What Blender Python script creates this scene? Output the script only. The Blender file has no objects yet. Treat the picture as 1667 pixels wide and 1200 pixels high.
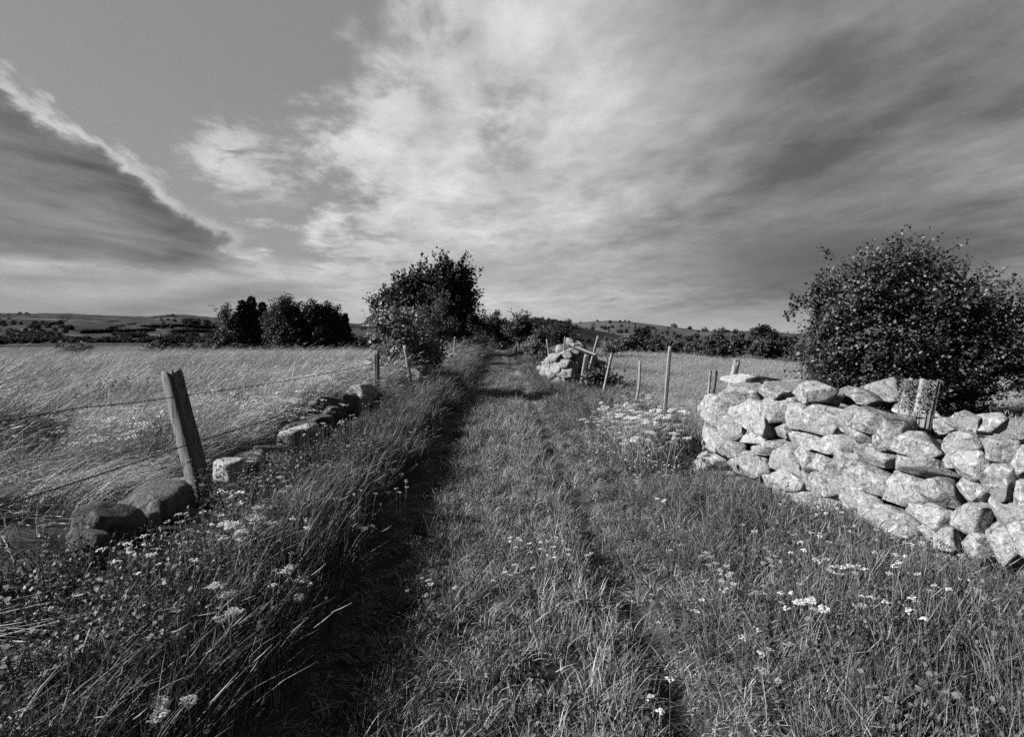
import bpy, math, random
import numpy as np
from mathutils import Vector, Matrix

SC = bpy.context.scene
COL = SC.collection
R = math.radians

# ------------------------------------------------------------------ camera
F = 933.0            # focal length in pixels of the 1667 wide photograph
CH = 1.65            # eye height
HZ = 545.0           # row of the true horizon
cam = bpy.data.cameras.new('camera')
cam.sensor_width = 36.0
cam.lens = F / 1667.0 * 36.0
cam.shift_y = -(600.0 - HZ) / 1667.0
cam.clip_start = 0.05
cam.clip_end = 20000
co = bpy.data.objects.new('camera', cam)
COL.objects.link(co)
co.location = (0, 0, CH)
co.rotation_euler = (R(90), 0, 0)
SC.camera = co

# ------------------------------------------------------------------ light
SUN_EL = R(28)
SUN_AZ = R(-97)                 # measured from +Y towards +X: the sun stands to the left
sv = Vector((math.sin(SUN_AZ) * math.cos(SUN_EL), math.cos(SUN_AZ) * math.cos(SUN_EL), math.sin(SUN_EL)))
sl = bpy.data.lights.new('sun', 'SUN')
sl.energy = 5.0
sl.angle = R(0.5)
sl.color = (1.0, 0.995, 0.985)
so = bpy.data.objects.new('sun', sl)
COL.objects.link(so)
so.rotation_euler = sv.to_track_quat('Z', 'Y').to_euler()
so.location = (-20, 0, 30)

SC.view_settings.view_transform = 'Standard'
SC.view_settings.look = 'None'
SC.view_settings.exposure = 1.6
SC.view_settings.gamma = 1.0
SC.cycles.use_denoising = False
SC.cycles.max_bounces = 6
SC.cycles.diffuse_bounces = 1
SC.cycles.transmission_bounces = 3
SC.cycles.transparent_max_bounces = 4
SC.cycles.sample_clamp_indirect = 4.0


class E:
    """a socket in a node tree with arithmetic"""
    def __init__(s, nt, sock): s.nt, s.s = nt, sock
    def _m(s, op, *o, clamp=False):
        n = s.nt.nodes.new('ShaderNodeMath'); n.operation = op; n.use_clamp = clamp
        s.nt.links.new(s.s, n.inputs[0])
        for i, v in enumerate(o):
            if isinstance(v, E): s.nt.links.new(v.s, n.inputs[i + 1])
            else: n.inputs[i + 1].default_value = v
        return E(s.nt, n.outputs[0])
    def __add__(s, o): return s._m('ADD', o)
    __radd__ = __add__
    def __sub__(s, o): return s._m('SUBTRACT', o)
    def __rsub__(s, o): return s._m('MULTIPLY', -1.0)._m('ADD', o)
    def __mul__(s, o): return s._m('MULTIPLY', o)
    __rmul__ = __mul__
    def __truediv__(s, o): return s._m('DIVIDE', o)
    def max(s, o): return s._m('MAXIMUM', o)
    def min(s, o): return s._m('MINIMUM', o)
    def sqrt(s): return s._m('SQRT')
    def exp(s): return s._m('EXPONENT')
    def atan2(s, o): return s._m('ARCTAN2', o)
    def clamp(s): return s._m('ADD', 0.0, clamp=True)
    def step(s, a, b):
        """smoothstep that runs from 0 at a to 1 at b (a may exceed b)"""
        n = s.nt.nodes.new('ShaderNodeMapRange'); n.interpolation_type = 'SMOOTHSTEP'
        rev = a > b
        lo, hi = (b, a) if rev else (a, b)
        s.nt.links.new(s.s, n.inputs['Value'])
        n.inputs['From Min'].default_value = lo; n.inputs['From Max'].default_value = hi
        n.inputs['To Min'].default_value = 1.0 if rev else 0.0
        n.inputs['To Max'].default_value = 0.0 if rev else 1.0
        return E(s.nt, n.outputs['Result'])
    def lerp(s, a, b):
        """s is the factor"""
        one = (1.0 - s)
        A = one * a if isinstance(a, E) else one * float(a)
        return A + (s * b)


def vec(nt, x, y, z=0.0):
    n = nt.nodes.new('ShaderNodeCombineXYZ')
    for i, v in enumerate((x, y, z)):
        if isinstance(v, E): nt.links.new(v.s, n.inputs[i])
        else: n.inputs[i].default_value = v
    return n.outputs[0]


def noise(nt, v, scale=1.0, detail=4.0, rough=0.5, dist=0.0, out='Fac'):
    n = nt.nodes.new('ShaderNodeTexNoise')
    if v is not None: nt.links.new(v, n.inputs['Vector'])
    n.inputs['Scale'].default_value = scale
    n.inputs['Detail'].default_value = detail
    n.inputs['Roughness'].default_value = rough
    n.inputs['Distortion'].default_value = dist
    return E(nt, n.outputs[out])


def gauss(e, c, w):
    t = (e - c) / w
    return (t * t * -1.0).exp()


# ------------------------------------------------------------------ sky: Nishita air with layers of cloud
def build_sky():
    w = bpy.data.worlds.new('World')
    SC.world = w
    w.use_nodes = True
    nt = w.node_tree
    nt.nodes.clear()
    out = nt.nodes.new('ShaderNodeOutputWorld')
    bg = nt.nodes.new('ShaderNodeBackground')
    bg.inputs['Strength'].default_value = 0.1
    nt.links.new(bg.outputs[0], out.inputs[0])
    sky = nt.nodes.new('ShaderNodeTexSky')
    sky.sky_type = 'NISHITA'
    sky.sun_disc = False
    sky.sun_elevation = SUN_EL
    sky.sun_rotation = SUN_AZ
    bw = nt.nodes.new('ShaderNodeRGBToBW')
    nt.links.new(sky.outputs[0], bw.inputs[0])
    clear0 = E(nt, bw.outputs[0])
    tc = nt.nodes.new('ShaderNodeTexCoord')
    sp = nt.nodes.new('ShaderNodeSeparateXYZ')
    nt.links.new(tc.outputs['Generated'], sp.inputs[0])
    x, y, z = (E(nt, sp.outputs[i]) for i in range(3))
    z = z.max(0.0)
    hor = (x * x + y * y).max(1e-4).sqrt()
    V = z / hor
    az = x.atan2(y)
    # cloud deck seen in perspective; the streets run towards a point left of the lane
    zz = z + 0.10
    a0 = R(-12)
    px = x / zz; py = y / zz
    qa = px * math.sin(a0) + py * math.cos(a0)
    qb = px * math.cos(a0) - py * math.sin(a0)
    streak = noise(nt, vec(nt, qa * 0.42, qb * 1.0, 3.1), 1.0, 5.0, 0.55, 0.25)
    streak2 = noise(nt, vec(nt, qa * 0.9, qb * 2.4, 9.3), 1.0, 5.0, 0.6, 0.3)
    lump = noise(nt, vec(nt, qa * 1.3, qb * 1.7, 1.7), 1.35, 7.0, 0.58, 0.35)
    lump2 = noise(nt, vec(nt, qa * 1.6, qb * 2.2, 5.2), 2.6, 6.0, 0.6, 0.2)
    wisp = noise(nt, vec(nt, az * 5.0, V * 22.0, 0.4), 1.0, 5.0, 0.55, 0.2)
    edge = noise(nt, vec(nt, az * 16.0, V * 22.0, 2.4), 1.0, 5.0, 0.6, 0.3)
    soft = noise(nt, vec(nt, az * 2.2, V * 5.0, 7.7), 1.0, 3.0, 0.5, 0.2)

    clear = (clear0 * 0.1 * 0.55).min(0.42).max(0.10) * 0.60 + 0.200
    # broad bright cloud in the middle, darker to the right
    dark = az.step(-0.05, 0.5) * az.step(2.2, 1.2)
    dark = (dark * 0.86 + (soft - 0.5) * 0.55 * az.step(-0.25, 0.2)).clamp()
    bright = 0.60 + (lump - 0.5) * 0.62 + (lump2 - 0.5) * 0.58 + (streak - 0.5) * 0.25
    dk = 0.168 + (streak - 0.5) * 0.34 + (streak2 - 0.5) * 0.20 + (lump - 0.5) * 0.30 + (lump2 - 0.5) * 0.10
    cl = dark.lerp(bright, dk.max(0.10))
    # the heavy low bank on the right with its straight foot
    lowr = gauss(az, 0.50, 0.24) * gauss(V, 0.115, 0.062) * (V + (wisp - 0.5) * 0.02).step(0.036, 0.045)
    cl = (lowr * (0.55 + wisp * 0.75)).clamp().lerp(cl, 0.130 + (wisp - 0.5) * 0.12)
    # pale strips above the horizon
    foot = V.step(0.062, 0.02)
    cl = (foot * (0.75 + (wisp - 0.5))).clamp().lerp(cl, 0.42 + (wisp - 0.5) * 0.16)
    midw = gauss(V, 0.10, 0.05) * gauss(az, -0.05, 0.28)
    cl = (midw * 0.7).lerp(cl, 0.40 + (wisp - 0.5) * 0.45)
    # open sky upper left
    cover = (az + (lump - 0.5) * 0.85 + (lump2 - 0.5) * 0.25 - (V - 0.25) * 0.25).step(-0.42, -0.22)
    cover = cover.max((V + (wisp - 0.5) * 0.06).step(0.135, 0.095))
    patch = gauss(az, -0.43, 0.10) * gauss(V, 0.27, 0.085) * 1.25
    puff = noise(nt, vec(nt, az * 9.0, V * 20.0, 1.2), 1.0, 7.0, 0.62, 0.2)
    cover = cover.max((patch * ((puff - 0.5) * 3.2 + 0.75)).step(0.30, 0.85) * 0.8)
    puff2 = noise(nt, vec(nt, az * 7.0, V * 11.0, 6.6), 1.0, 7.0, 0.62, 0.2)
    hole = gauss(az, -0.01, 0.10) * gauss(V, 0.36, 0.12) * ((puff2 - 0.5) * 4.0 + 0.62)
    cover = cover * (1.0 - hole.step(0.25, 1.0) * 0.75)
    col = cover.lerp(clear, cl)
    # heavy slanting bank on the left with a lit rim
    broad = noise(nt, vec(nt, az * 5.0, V * 6.0, 8.8), 1.0, 3.0, 0.5, 0.5)
    B = V - (0.268 - (az + 0.646) * 0.62) + (edge - 0.5) * 0.085 + (broad - 0.5) * 0.13
    fade = (az + (broad - 0.5) * 0.25 + (wisp - 0.5) * 0.2).step(-0.32, -0.52) * az.step(-1.7, -1.2)
    body = (B + (wisp - 0.5) * 0.03).step(0.006, -0.016) * fade * (V + (wisp - 0.5) * 0.05 + (broad - 0.5) * 0.03).step(0.066, 0.125)
    rimw = az.step(-0.40, -0.70) * 0.036 + 0.008
    rpuff = noise(nt, vec(nt, az * 14.0, (V + az * 0.6) * 26.0, 3.3), 1.0, 6.0, 0.6, 0.2)
    outer = (rimw * (0.05 + (rpuff - 0.38) * 4.6) - B)
    rim = B.step(-0.016, 0.004) * outer.step(-0.020, 0.024) * az.step(-0.36, -0.46) * az.step(-1.7, -1.2)
    rim = rim * (0.25 + edge * 1.1)
    col = rim.clamp().lerp(col, 0.64)
    layers = noise(nt, vec(nt, az * 3.2, (V + az * 0.14) * 24.0, 4.4), 1.0, 6.0, 0.58, 0.3)
    bodyc = 0.205 - gauss(B, -0.035, 0.04) * 0.06 + (layers - 0.5) * 0.40 + (lump - 0.5) * 0.12 + (puff - 0.5) * 0.10 + (0.27 - V).max(0.0) * 0.10
    col = body.lerp(col, bodyc.max(0.09))
    lowl = V.step(0.10, 0.075) * az.step(-0.22, -0.42)
    col = lowl.lerp(col, 0.345 + (wisp - 0.5) * 0.55)
    grain = noise(nt, vec(nt, az * 2.0, V * 2.0, 0.2), 170.0, 3.0, 0.85)
    col = (col * (1.0 + (grain - 0.5) * 0.55)).max(0.05)
    back = az.step(1.0, 2.0).max(az.step(-1.3, -2.2)).max(V.step(0.9, 2.5))  # unseen sky behind and overhead, darkened to weaken the ambient light
    col = (back * 0.85).lerp(col, 0.10 + (lump - 0.5) * 0.3)
    col = col.max(0.05) * 3.3
    nt.links.new(col.s, bg.inputs['Color'])


build_sky()

# ------------------------------------------------------------------ helpers
rng = np.random.default_rng(7)


def K(px): return (px - 833.5) / F


def W(px, py, Y):
    """world point of a photo pixel at depth Y"""
    return np.array([K(px) * Y, Y, CH + (HZ - py) / F * Y])


def sm(t):
    t = np.clip(t, 0, 1)
    return t * t * (3 - 2 * t)


def _hash(ix, iy, seed):
    h = (ix.astype(np.int64) * 374761393 + iy.astype(np.int64) * 668265263 + seed * 974634777) & 0x7fffffff
    h = ((h ^ (h >> 13)) * 1274126177) & 0x7fffffff
    return ((h ^ (h >> 16)) & 0xffff) / 65535.0


def vnoise(x, y, seed=0):
    x = np.asarray(x, float); y = np.asarray(y, float)
    ix = np.floor(x); iy = np.floor(y)
    fx = x - ix; fy = y - iy
    fx = fx * fx * (3 - 2 * fx); fy = fy * fy * (3 - 2 * fy)
    a = _hash(ix, iy, seed); b = _hash(ix + 1, iy, seed)
    c = _hash(ix, iy + 1, seed); d = _hash(ix + 1, iy + 1, seed)
    return (a * (1 - fx) + b * fx) * (1 - fy) + (c * (1 - fx) + d * fx) * fy


def fbm(x, y, seed=0, n=3):
    s = 0; a = 0.5
    for i in range(n):
        s = s + a * vnoise(x * 2 ** i, y * 2 ** i, seed + i); a *= 0.5
    return s / (1 - 0.5 ** n)


def xc(y):
    return -0.025 * (np.clip(y, -5, 60) - 3.0)


def hedge_sd(x, y):
    return ((x - 10.8) * 27.0 + (y - 60.0) * 6.2) / 27.7


def H(x, y):
    x = np.asarray(x, float); y = np.asarray(y, float)
    u = x - xc(y)
    r = np.hypot(x, y)
    az = np.arctan2(x, y)
    z = -0.10 * np.exp(-((u + 0.92) / 0.24) ** 2) - (0.06 + 0.08 * fbm(x * 0.9, y * 0.6, 91)) * np.exp(-((u - 0.74) / 0.17) ** 2)
    z = z + 0.32 * sm((-1.02 - u) / 0.55) + 0.06 * sm((u - 1.0) / 0.9)
    left = sm((-2.6 - u) / 4.0)
    cen = 1 - left
    z = z - left * 0.0215 * np.clip(r - 5, 0, 75) - left * 0.085 * np.clip(r - 80, 0, None)
    z = z - cen * 0.04 * np.clip(hedge_sd(x, y), 0, 90) * sm((u - 2) / 3) - cen * 0.04 * np.clip(y - 72, 0, 120)
    z = z + 0.05 * (fbm(x * 0.8, y * 0.8, 3) - 0.5) * sm((np.abs(u) - 0.9) / 1.0) * 2
    z = z - 0.35 * cen * sm((u - 2.4) / 3.0) * sm((y - 5) / 8) + 0.50 * left * (fbm(x * 0.32, y * 0.32, 11) - 0.5)
    floor = -14 + 9.0 * sm((az + 0.10) / 0.25)
    return np.maximum(z, floor)


def mesh(name, v, faces, mat=None, smooth=False, attrs=None):
    """faces: list of (n,3) or (n,4) integer arrays"""
    v = np.asarray(v, np.float32).reshape(-1, 3)
    me = bpy.data.meshes.new(name)
    me.vertices.add(len(v))
    me.vertices.foreach_set('co', v.ravel())
    fl = [np.asarray(f, np.int32) for f in faces if len(f)]
    nl = sum(f.size for f in fl); nf = sum(len(f) for f in fl)
    me.loops.add(nl)
    me.polygons.add(nf)
    me.loops.foreach_set('vertex_index', np.concatenate([f.ravel() for f in fl]))
    tot = np.concatenate([np.full(len(f), f.shape[1], np.int32) for f in fl])
    st = np.concatenate([[0], np.cumsum(tot)[:-1]]).astype(np.int32)
    me.polygons.foreach_set('loop_start', st)
    if smooth: me.polygons.foreach_set('use_smooth', np.ones(nf, bool))
    for k, a in (attrs or {}).items():
        at = me.attributes.new(k, 'FLOAT', 'POINT')
        at.data.foreach_set('value', np.asarray(a, np.float32))
    me.update(calc_edges=True)
    if mat: me.materials.append(mat)
    return me


def obj(name, me, parent=None, loc=None, rot=None):
    o = bpy.data.objects.new(name, me)
    COL.objects.link(o)
    if parent is not None: o.parent = parent
    if loc is not None: o.location = [float(c) for c in loc]
    if rot is not None: o.rotation_euler = rot
    return o


def tag(o, label, cat, group=None):
    o['label'] = label; o['category'] = cat
    if group: o['group'] = group
    return o


def thing(name, label, cat, loc, group=None):
    o = obj(name, None, None, loc)
    o.empty_display_size = 0.1
    return tag(o, label, cat, group)


def kind(o, k):
    o['kind'] = k
    return o


class Geo:
    """collects pieces for one mesh"""
    def __init__(s): s.v = []; s.q = []; s.t = []; s.a = []; s.n = 0
    def add(s, v, q=None, t=None, a=None):
        v = np.asarray(v, float).reshape(-1, 3)
        if q is not None and len(q): s.q.append(np.asarray(q) + s.n)
        if t is not None and len(t): s.t.append(np.asarray(t) + s.n)
        s.v.append(v)
        s.a.append(np.full(len(v), 0.5) if a is None else np.broadcast_to(np.asarray(a, float), (len(v),)))
        s.n += len(v)
    def mesh(s, name, mat, smooth=False):
        f = []
        if s.q: f.append(np.concatenate(s.q))
        if s.t: f.append(np.concatenate(s.t))
        return mesh(name, np.concatenate(s.v), f, mat, smooth, {'tone': np.concatenate(s.a)})


def tube(g, pts, rad, n=6, a=0.5, cap=True):
    pts = np.asarray(pts, float); rad = np.broadcast_to(np.asarray(rad, float), (len(pts),))
    d = np.gradient(pts, axis=0)
    d /= np.linalg.norm(d, axis=1)[:, None] + 1e-9
    ref = np.array([0.31, 0.87, 0.13]) if abs(d[0] @ np.array([0.3, 0.9, 0.1])) < 0.85 else np.array([1.0, 0.1, 0.2])
    u = np.cross(d, ref); u /= np.linalg.norm(u, axis=1)[:, None] + 1e-9
    w = np.cross(d, u)
    th = np.arange(n) / n * 2 * math.pi
    ring = pts[:, None, :] + rad[:, None, None] * (np.cos(th)[None, :, None] * u[:, None, :] + np.sin(th)[None, :, None] * w[:, None, :])
    m = len(pts)
    i = np.arange(m - 1)[:, None] * n; j = np.arange(n)[None, :]; k = (j + 1) % n
    q = np.stack([i + j, i + k, i + n + k, i + n + j], -1).reshape(-1, 4)
    v = ring.reshape(-1, 3)
    t = []
    if cap:
        v = np.concatenate([v, pts[:1], pts[-1:]])
        t = [[(jj + 1) % n, jj, m * n] for jj in range(n)] + [[(m - 1) * n + jj, (m - 1) * n + (jj + 1) % n, m * n + 1] for jj in range(n)]
    g.add(v, q, np.array(t).reshape(-1, 3) if len(t) else None, a)


# ------------------------------------------------------------------ materials (a black and white world)
def new_mat(name):
    m = bpy.data.materials.new(name); m.use_nodes = True
    nt = m.node_tree; nt.nodes.clear()
    out = nt.nodes.new('ShaderNodeOutputMaterial')
    return m, nt, out


def attr(nt, name):
    n = nt.nodes.new('ShaderNodeAttribute'); n.attribute_name = name
    return E(nt, n.outputs['Fac'])


def orand(nt):
    n = nt.nodes.new('ShaderNodeObjectInfo')
    return E(nt, n.outputs['Random'])


def objco(nt):
    n = nt.nodes.new('ShaderNodeTexCoord'); return n.outputs['Object']


def poswc(nt):
    n = nt.nodes.new('ShaderNodeNewGeometry'); return n.outputs['Position']


def mapping(nt, v, scale):
    n = nt.nodes.new('ShaderNodeMapping'); nt.links.new(v, n.inputs[0])
    n.inputs['Scale'].default_value = scale
    return n.outputs[0]


def bump(nt, h, strength, dist):
    n = nt.nodes.new('ShaderNodeBump'); n.inputs['Strength'].default_value = strength
    n.inputs['Distance'].default_value = dist
    nt.links.new(h.s, n.inputs['Height'])
    return n.outputs[0]


def foliage(name, lo, hi, transl=0.35, rough=0.6, spec=0.25, rnd=0.5):
    m, nt, out = new_mat(name)
    t = attr(nt, 'tone')
    val = (t * (1 - rnd) + orand(nt) * rnd).lerp(lo * 0.5, hi * 0.5)
    p = nt.nodes.new('ShaderNodeBsdfPrincipled')
    nt.links.new(val.s, p.inputs['Base Color'])
    p.inputs['Roughness'].default_value = rough
    p.inputs['Specular IOR Level'].default_value = spec
    tr = nt.nodes.new('ShaderNodeBsdfTranslucent')
    nt.links.new((val * 0.9).s, tr.inputs['Color'])
    mx = nt.nodes.new('ShaderNodeMixShader'); mx.inputs[0].default_value = transl
    nt.links.new(p.outputs[0], mx.inputs[1]); nt.links.new(tr.outputs[0], mx.inputs[2])
    nt.links.new(mx.outputs[0], out.inputs[0])
    return m


def solid(name, fn, rough=0.85, spec=0.2):
    """fn(nt) -> (value, normal socket or None)"""
    m, nt, out = new_mat(name)
    val, nrm = fn(nt)
    val = val * 0.5
    p = nt.nodes.new('ShaderNodeBsdfPrincipled')
    nt.links.new(val.s, p.inputs['Base Color'])
    p.inputs['Roughness'].default_value = rough
    p.inputs['Specular IOR Level'].default_value = spec
    if nrm is not None: nt.links.new(nrm, p.inputs['Normal'])
    nt.links.new(p.outputs[0], out.inputs[0])
    return m


def stone_fn(lo, hi, dirt):
    def fn(nt):
        o = poswc(nt)
        big = noise(nt, o, 5.0, 4, 0.55)
        med = noise(nt, o, 18.0, 5, 0.65, 0.5)
        fine = noise(nt, o, 70.0, 4, 0.7)
        speck = noise(nt, o, 160.0, 2, 0.6)
        vc = noise(nt, o, 7.0, 2, 0.4, 1.2)
        crk = (vc - 0.5)
        crk = (crk * crk).step(0.00025, 0.0)
        patchy = noise(nt, o, 32.0, 4, 0.7, 0.4).step(0.50, 0.60)
        lich = (med * 0.75 + big * 0.25).step(0.53, 0.59)
        pale = noise(nt, o, 13.0, 3, 0.5, 0.8).step(0.55, 0.63)
        v = (big * 0.45 + orand(nt) * 0.55).lerp(lo, hi)
        v = v * (0.72 + fine * 0.56)
        v = (pale * 0.6).lerp(v, hi * 1.3)
        v = (lich * dirt * (fine.step(0.36, 0.52))).lerp(v, 0.055)
        v = v * (1.0 - patchy * 0.38) * (1.0 - crk * 0.28)
        v = v * (0.8 + speck * 0.4)
        h = big * 1.2 - crk * 0.12 + med * 0.5 + fine * 0.22 + speck * 0.08
        return v, bump(nt, h, 0.9, 0.035)
    return fn


M_stone = solid('pale granite', stone_fn(0.20, 0.46, 0.75), 0.9)
M_stonewhite = solid('bleached granite', stone_fn(0.36, 0.55, 0.55), 0.9)
M_stone2 = solid('mossy granite', stone_fn(0.07, 0.18, 0.95), 0.95)


def wood_fn(lo, hi, moss=0.0):
    def fn(nt):
        o = objco(nt)
        g1 = noise(nt, mapping(nt, o, (60, 60, 2.2)), 1.0, 4, 0.6, 0.4)
        g2 = noise(nt, mapping(nt, o, (150, 150, 4.0)), 1.0, 3, 0.6)
        bl = noise(nt, mapping(nt, o, (9, 9, 5)), 1.0, 4, 0.6)
        v = (g1 * 0.6 + bl * 0.5).clamp().lerp(lo, hi) * (0.6 + g2 * 0.8)
        crack = g1.step(0.44, 0.37)
        v = v * (0.45 + noise(nt, mapping(nt, o, (18, 18, 1.5)), 1.0, 5, 0.7) * 1.1)
        v = (crack * 0.9).lerp(v, lo * 0.25)
        if moss:
            mm = (noise(nt, mapping(nt, o, (26, 26, 26)), 1.0, 4, 0.65)).step(0.52, 0.6)
            v = (mm * moss).lerp(v, 0.10)
        return v, bump(nt, g1 + g2 * 0.5, 0.45, 0.006)
    return fn


M_wood = solid('weathered wood', wood_fn(0.055, 0.26), 0.9)
M_woodpale = solid('bleached wood', wood_fn(0.18, 0.42), 0.9)
M_woodmoss = solid('mossy wood', wood_fn(0.17, 0.42, 0.45), 0.95)


def plain(v0, var=0.3, sc=8.0):
    def fn(nt):
        n_ = noise(nt, objco(nt), sc, 4, 0.6)
        return (1.0 - var * 0.5 + (n_ - 0.5) * var * 2) * v0, bump(nt, n_, 0.4, 0.02)
    return fn


M_bark = solid('bark', plain(0.10, 0.8, 14.0), 0.95)
M_wire = solid('rusty wire', plain(0.045, 0.5, 30.0), 0.7, 0.3)
M_moss = foliage('moss and lichen', 0.10, 0.34, 0.15)


def ground_fn(nt):
    o = poswc(nt)
    t = attr(nt, 'tone')
    a = noise(nt, o, 1.2, 5, 0.65)
    b = noise(nt, o, 9.0, 4, 0.65)
    c = noise(nt, mapping(nt, o, (0.010, 0.035, 0.01)), 1.0, 5, 0.6)
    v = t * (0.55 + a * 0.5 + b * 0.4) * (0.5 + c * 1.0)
    return v, bump(nt, a + b * 0.4, 0.7, 0.05)


M_ground = solid('soil and thatch', ground_fn, 0.95, 0.1)


def hill_fn(lo, hi, s):
    def fn(nt):
        o = poswc(nt)
        a = noise(nt, mapping(nt, o, (s, s * 0.45, s)), 1.0, 7, 0.68, 0.3)
        b = noise(nt, mapping(nt, o, (s * 7, s * 5, s * 7)), 1.0, 5, 0.7)
        strip = noise(nt, mapping(nt, o, (s * 0.6, s * 5.0, s)), 1.0, 3, 0.5).step(0.60, 0.66)
        v = (a * 1.1 + b * 0.7 - 0.45).clamp().lerp(lo, hi)
        v = (strip * 0.55).lerp(v, hi * 1.5)
        return v, bump(nt, a + b * 0.6, 0.6, 1.0 / s * 0.04)
    return fn


M_ridge = solid('heath and woods', hill_fn(0.03, 0.13, 0.006), 0.95, 0.0)
M_rocky = solid('rocky pasture', hill_fn(0.04, 0.19, 0.05), 0.95, 0.0)
M_wooded = solid('scrub slope', hill_fn(0.02, 0.06, 0.06), 0.95, 0.0)

M_lane = foliage('lane grass', 0.03, 0.70, 0.12, rnd=0.35)
M_verge = foliage('verge grass', 0.015, 0.34, 0.12, rnd=0.3)
M_meadow = foliage('ripe meadow grass', 0.20, 0.78, 0.15, rnd=0.45)
M_field = foliage('right field grass', 0.14, 0.58, 0.15, rnd=0.4)
M_weed = foliage('weed leaves', 0.04, 0.24, 0.25)
M_flower = foliage('white petals', 0.60, 1.1, 0.3, rnd=0.2)
M_stalk = foliage('flower stalk', 0.25, 0.55, 0.2)
M_straw = foliage('dry straw', 0.45, 0.65, 0.25)
M_leaf = foliage('hedge leaves', 0.03, 0.13, 0.18, 0.5, 0.3, rnd=0.1)
M_leafpale = foliage('pale hedge leaves', 0.12, 0.34, 0.30, 0.5, 0.35, rnd=0.1)
M_leafdark = foliage('dark foliage', 0.012, 0.055, 0.15, 0.6, 0.2, rnd=0.1)
M_leafmid = foliage('mid foliage', 0.04, 0.13, 0.22, 0.6, 0.2, rnd=0.1)

M_fartree = foliage('far trees', 0.03, 0.085, 0.1, 0.7, 0.05, rnd=0.5)

# ------------------------------------------------------------------ ground sheet
def build_ground():
    rr = np.concatenate([[0.3], np.geomspace(0.8, 90, 190), np.geomspace(95, 9000, 70)])
    th = np.concatenate([np.linspace(-60, 60, 480), np.linspace(62, 298, 100)])
    th = np.radians(th)
    rg, tg = np.meshgrid(rr, th, indexing='ij')
    x = rg * np.sin(tg); y = rg * np.cos(tg)
    z = H(x, y)
    n, m = rg.shape
    v = np.stack([x, y, z], -1).reshape(-1, 3)
    i = np.arange(n - 1)[:, None] * m; j = np.arange(m)[None, :]; k = (j + 1) % m
    q = np.stack([i + j, i + k, i + m + k, i + m + j], -1).reshape(-1, 4)
    v = np.concatenate([v, [[0, 0, H(0, 0)]]])
    t = np.stack([np.arange(m), np.full(m, n * m), (np.arange(m) + 1) % m], -1)[:, ::-1]
    X, Y = v[:, 0], v[:, 1]
    u = X - xc(Y); r = np.hypot(X, Y)
    tone = np.full(len(v), 0.022)
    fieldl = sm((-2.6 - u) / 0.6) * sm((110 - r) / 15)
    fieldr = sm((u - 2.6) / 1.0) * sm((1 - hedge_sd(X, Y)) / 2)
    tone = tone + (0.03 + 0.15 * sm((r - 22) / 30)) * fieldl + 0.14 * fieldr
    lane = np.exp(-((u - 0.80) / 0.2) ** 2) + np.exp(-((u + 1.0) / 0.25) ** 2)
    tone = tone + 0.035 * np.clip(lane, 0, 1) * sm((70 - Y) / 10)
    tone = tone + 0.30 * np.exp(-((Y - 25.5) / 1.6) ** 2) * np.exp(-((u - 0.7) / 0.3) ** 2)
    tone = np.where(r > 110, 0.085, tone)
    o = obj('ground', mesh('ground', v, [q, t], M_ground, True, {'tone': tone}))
    kind(o, 'structure')


build_ground()


def hill(name, prof, D, foot, F0, mat, rough, seed, back=1.6, nr=60, na=300):
    px = np.array([p[0] for p in prof], float); py = np.array([p[1] for p in prof], float)
    azp = np.arctan((px - 833.5) / F)
    va = (HZ - py) / np.hypot(F, px - 833.5)
    az = np.linspace(azp[0], azp[-1], na)
    el = np.interp(az, azp, va)
    r = np.concatenate([np.linspace(F0, D, nr), np.linspace(D * 1.03, D * back, 18)])
    A, RR = np.meshgrid(az, r, indexing='ij')
    top = CH + el[:, None] * D
    s = np.where(RR <= D, sm((RR - F0) / (D - F0)) * 0.45 + 0.55 * np.clip((RR - F0) / (D - F0), 0, 1), 1 - sm((RR - D) / (D * back - D)))
    x = RR * np.sin(A); y = RR * np.cos(A)
    z = foot + (top - foot) * s
    w = np.sin(np.clip((RR - F0) / (D - F0), 0, 1) * math.pi) ** 0.6
    z = z + rough * (fbm(x / D * 14, y / D * 14, seed, 5) - 0.5) * w + rough * 0.12 * (fbm(x / D * 90, y / D * 90, seed + 9, 3) - 0.5)
    n, m = A.shape
    i = np.arange(n - 1)[:, None] * m; j = np.arange(m - 1)[None, :]
    q = np.stack([i + j, i + j + 1, i + m + j + 1, i + m + j], -1).reshape(-1, 4)[:, ::-1]
    o = obj(name, mesh(name, np.stack([x, y, z], -1).reshape(-1, 3), [q], mat, True))
    kind(o, 'structure')
    return lambda a, rad: np.array([rad * math.sin(a), rad * math.cos(a), float(np.interp(a, az, foot + (CH + el * D - foot)) if False else foot + ((CH + np.interp(a, az, el) * D) - foot) * (sm((rad - F0) / (D - F0)) * 0.45 + 0.55 * min(max((rad - F0) / (D - F0), 0), 1) if rad <= D else 1 - sm((rad - D) / (D * back - D))))])


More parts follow.
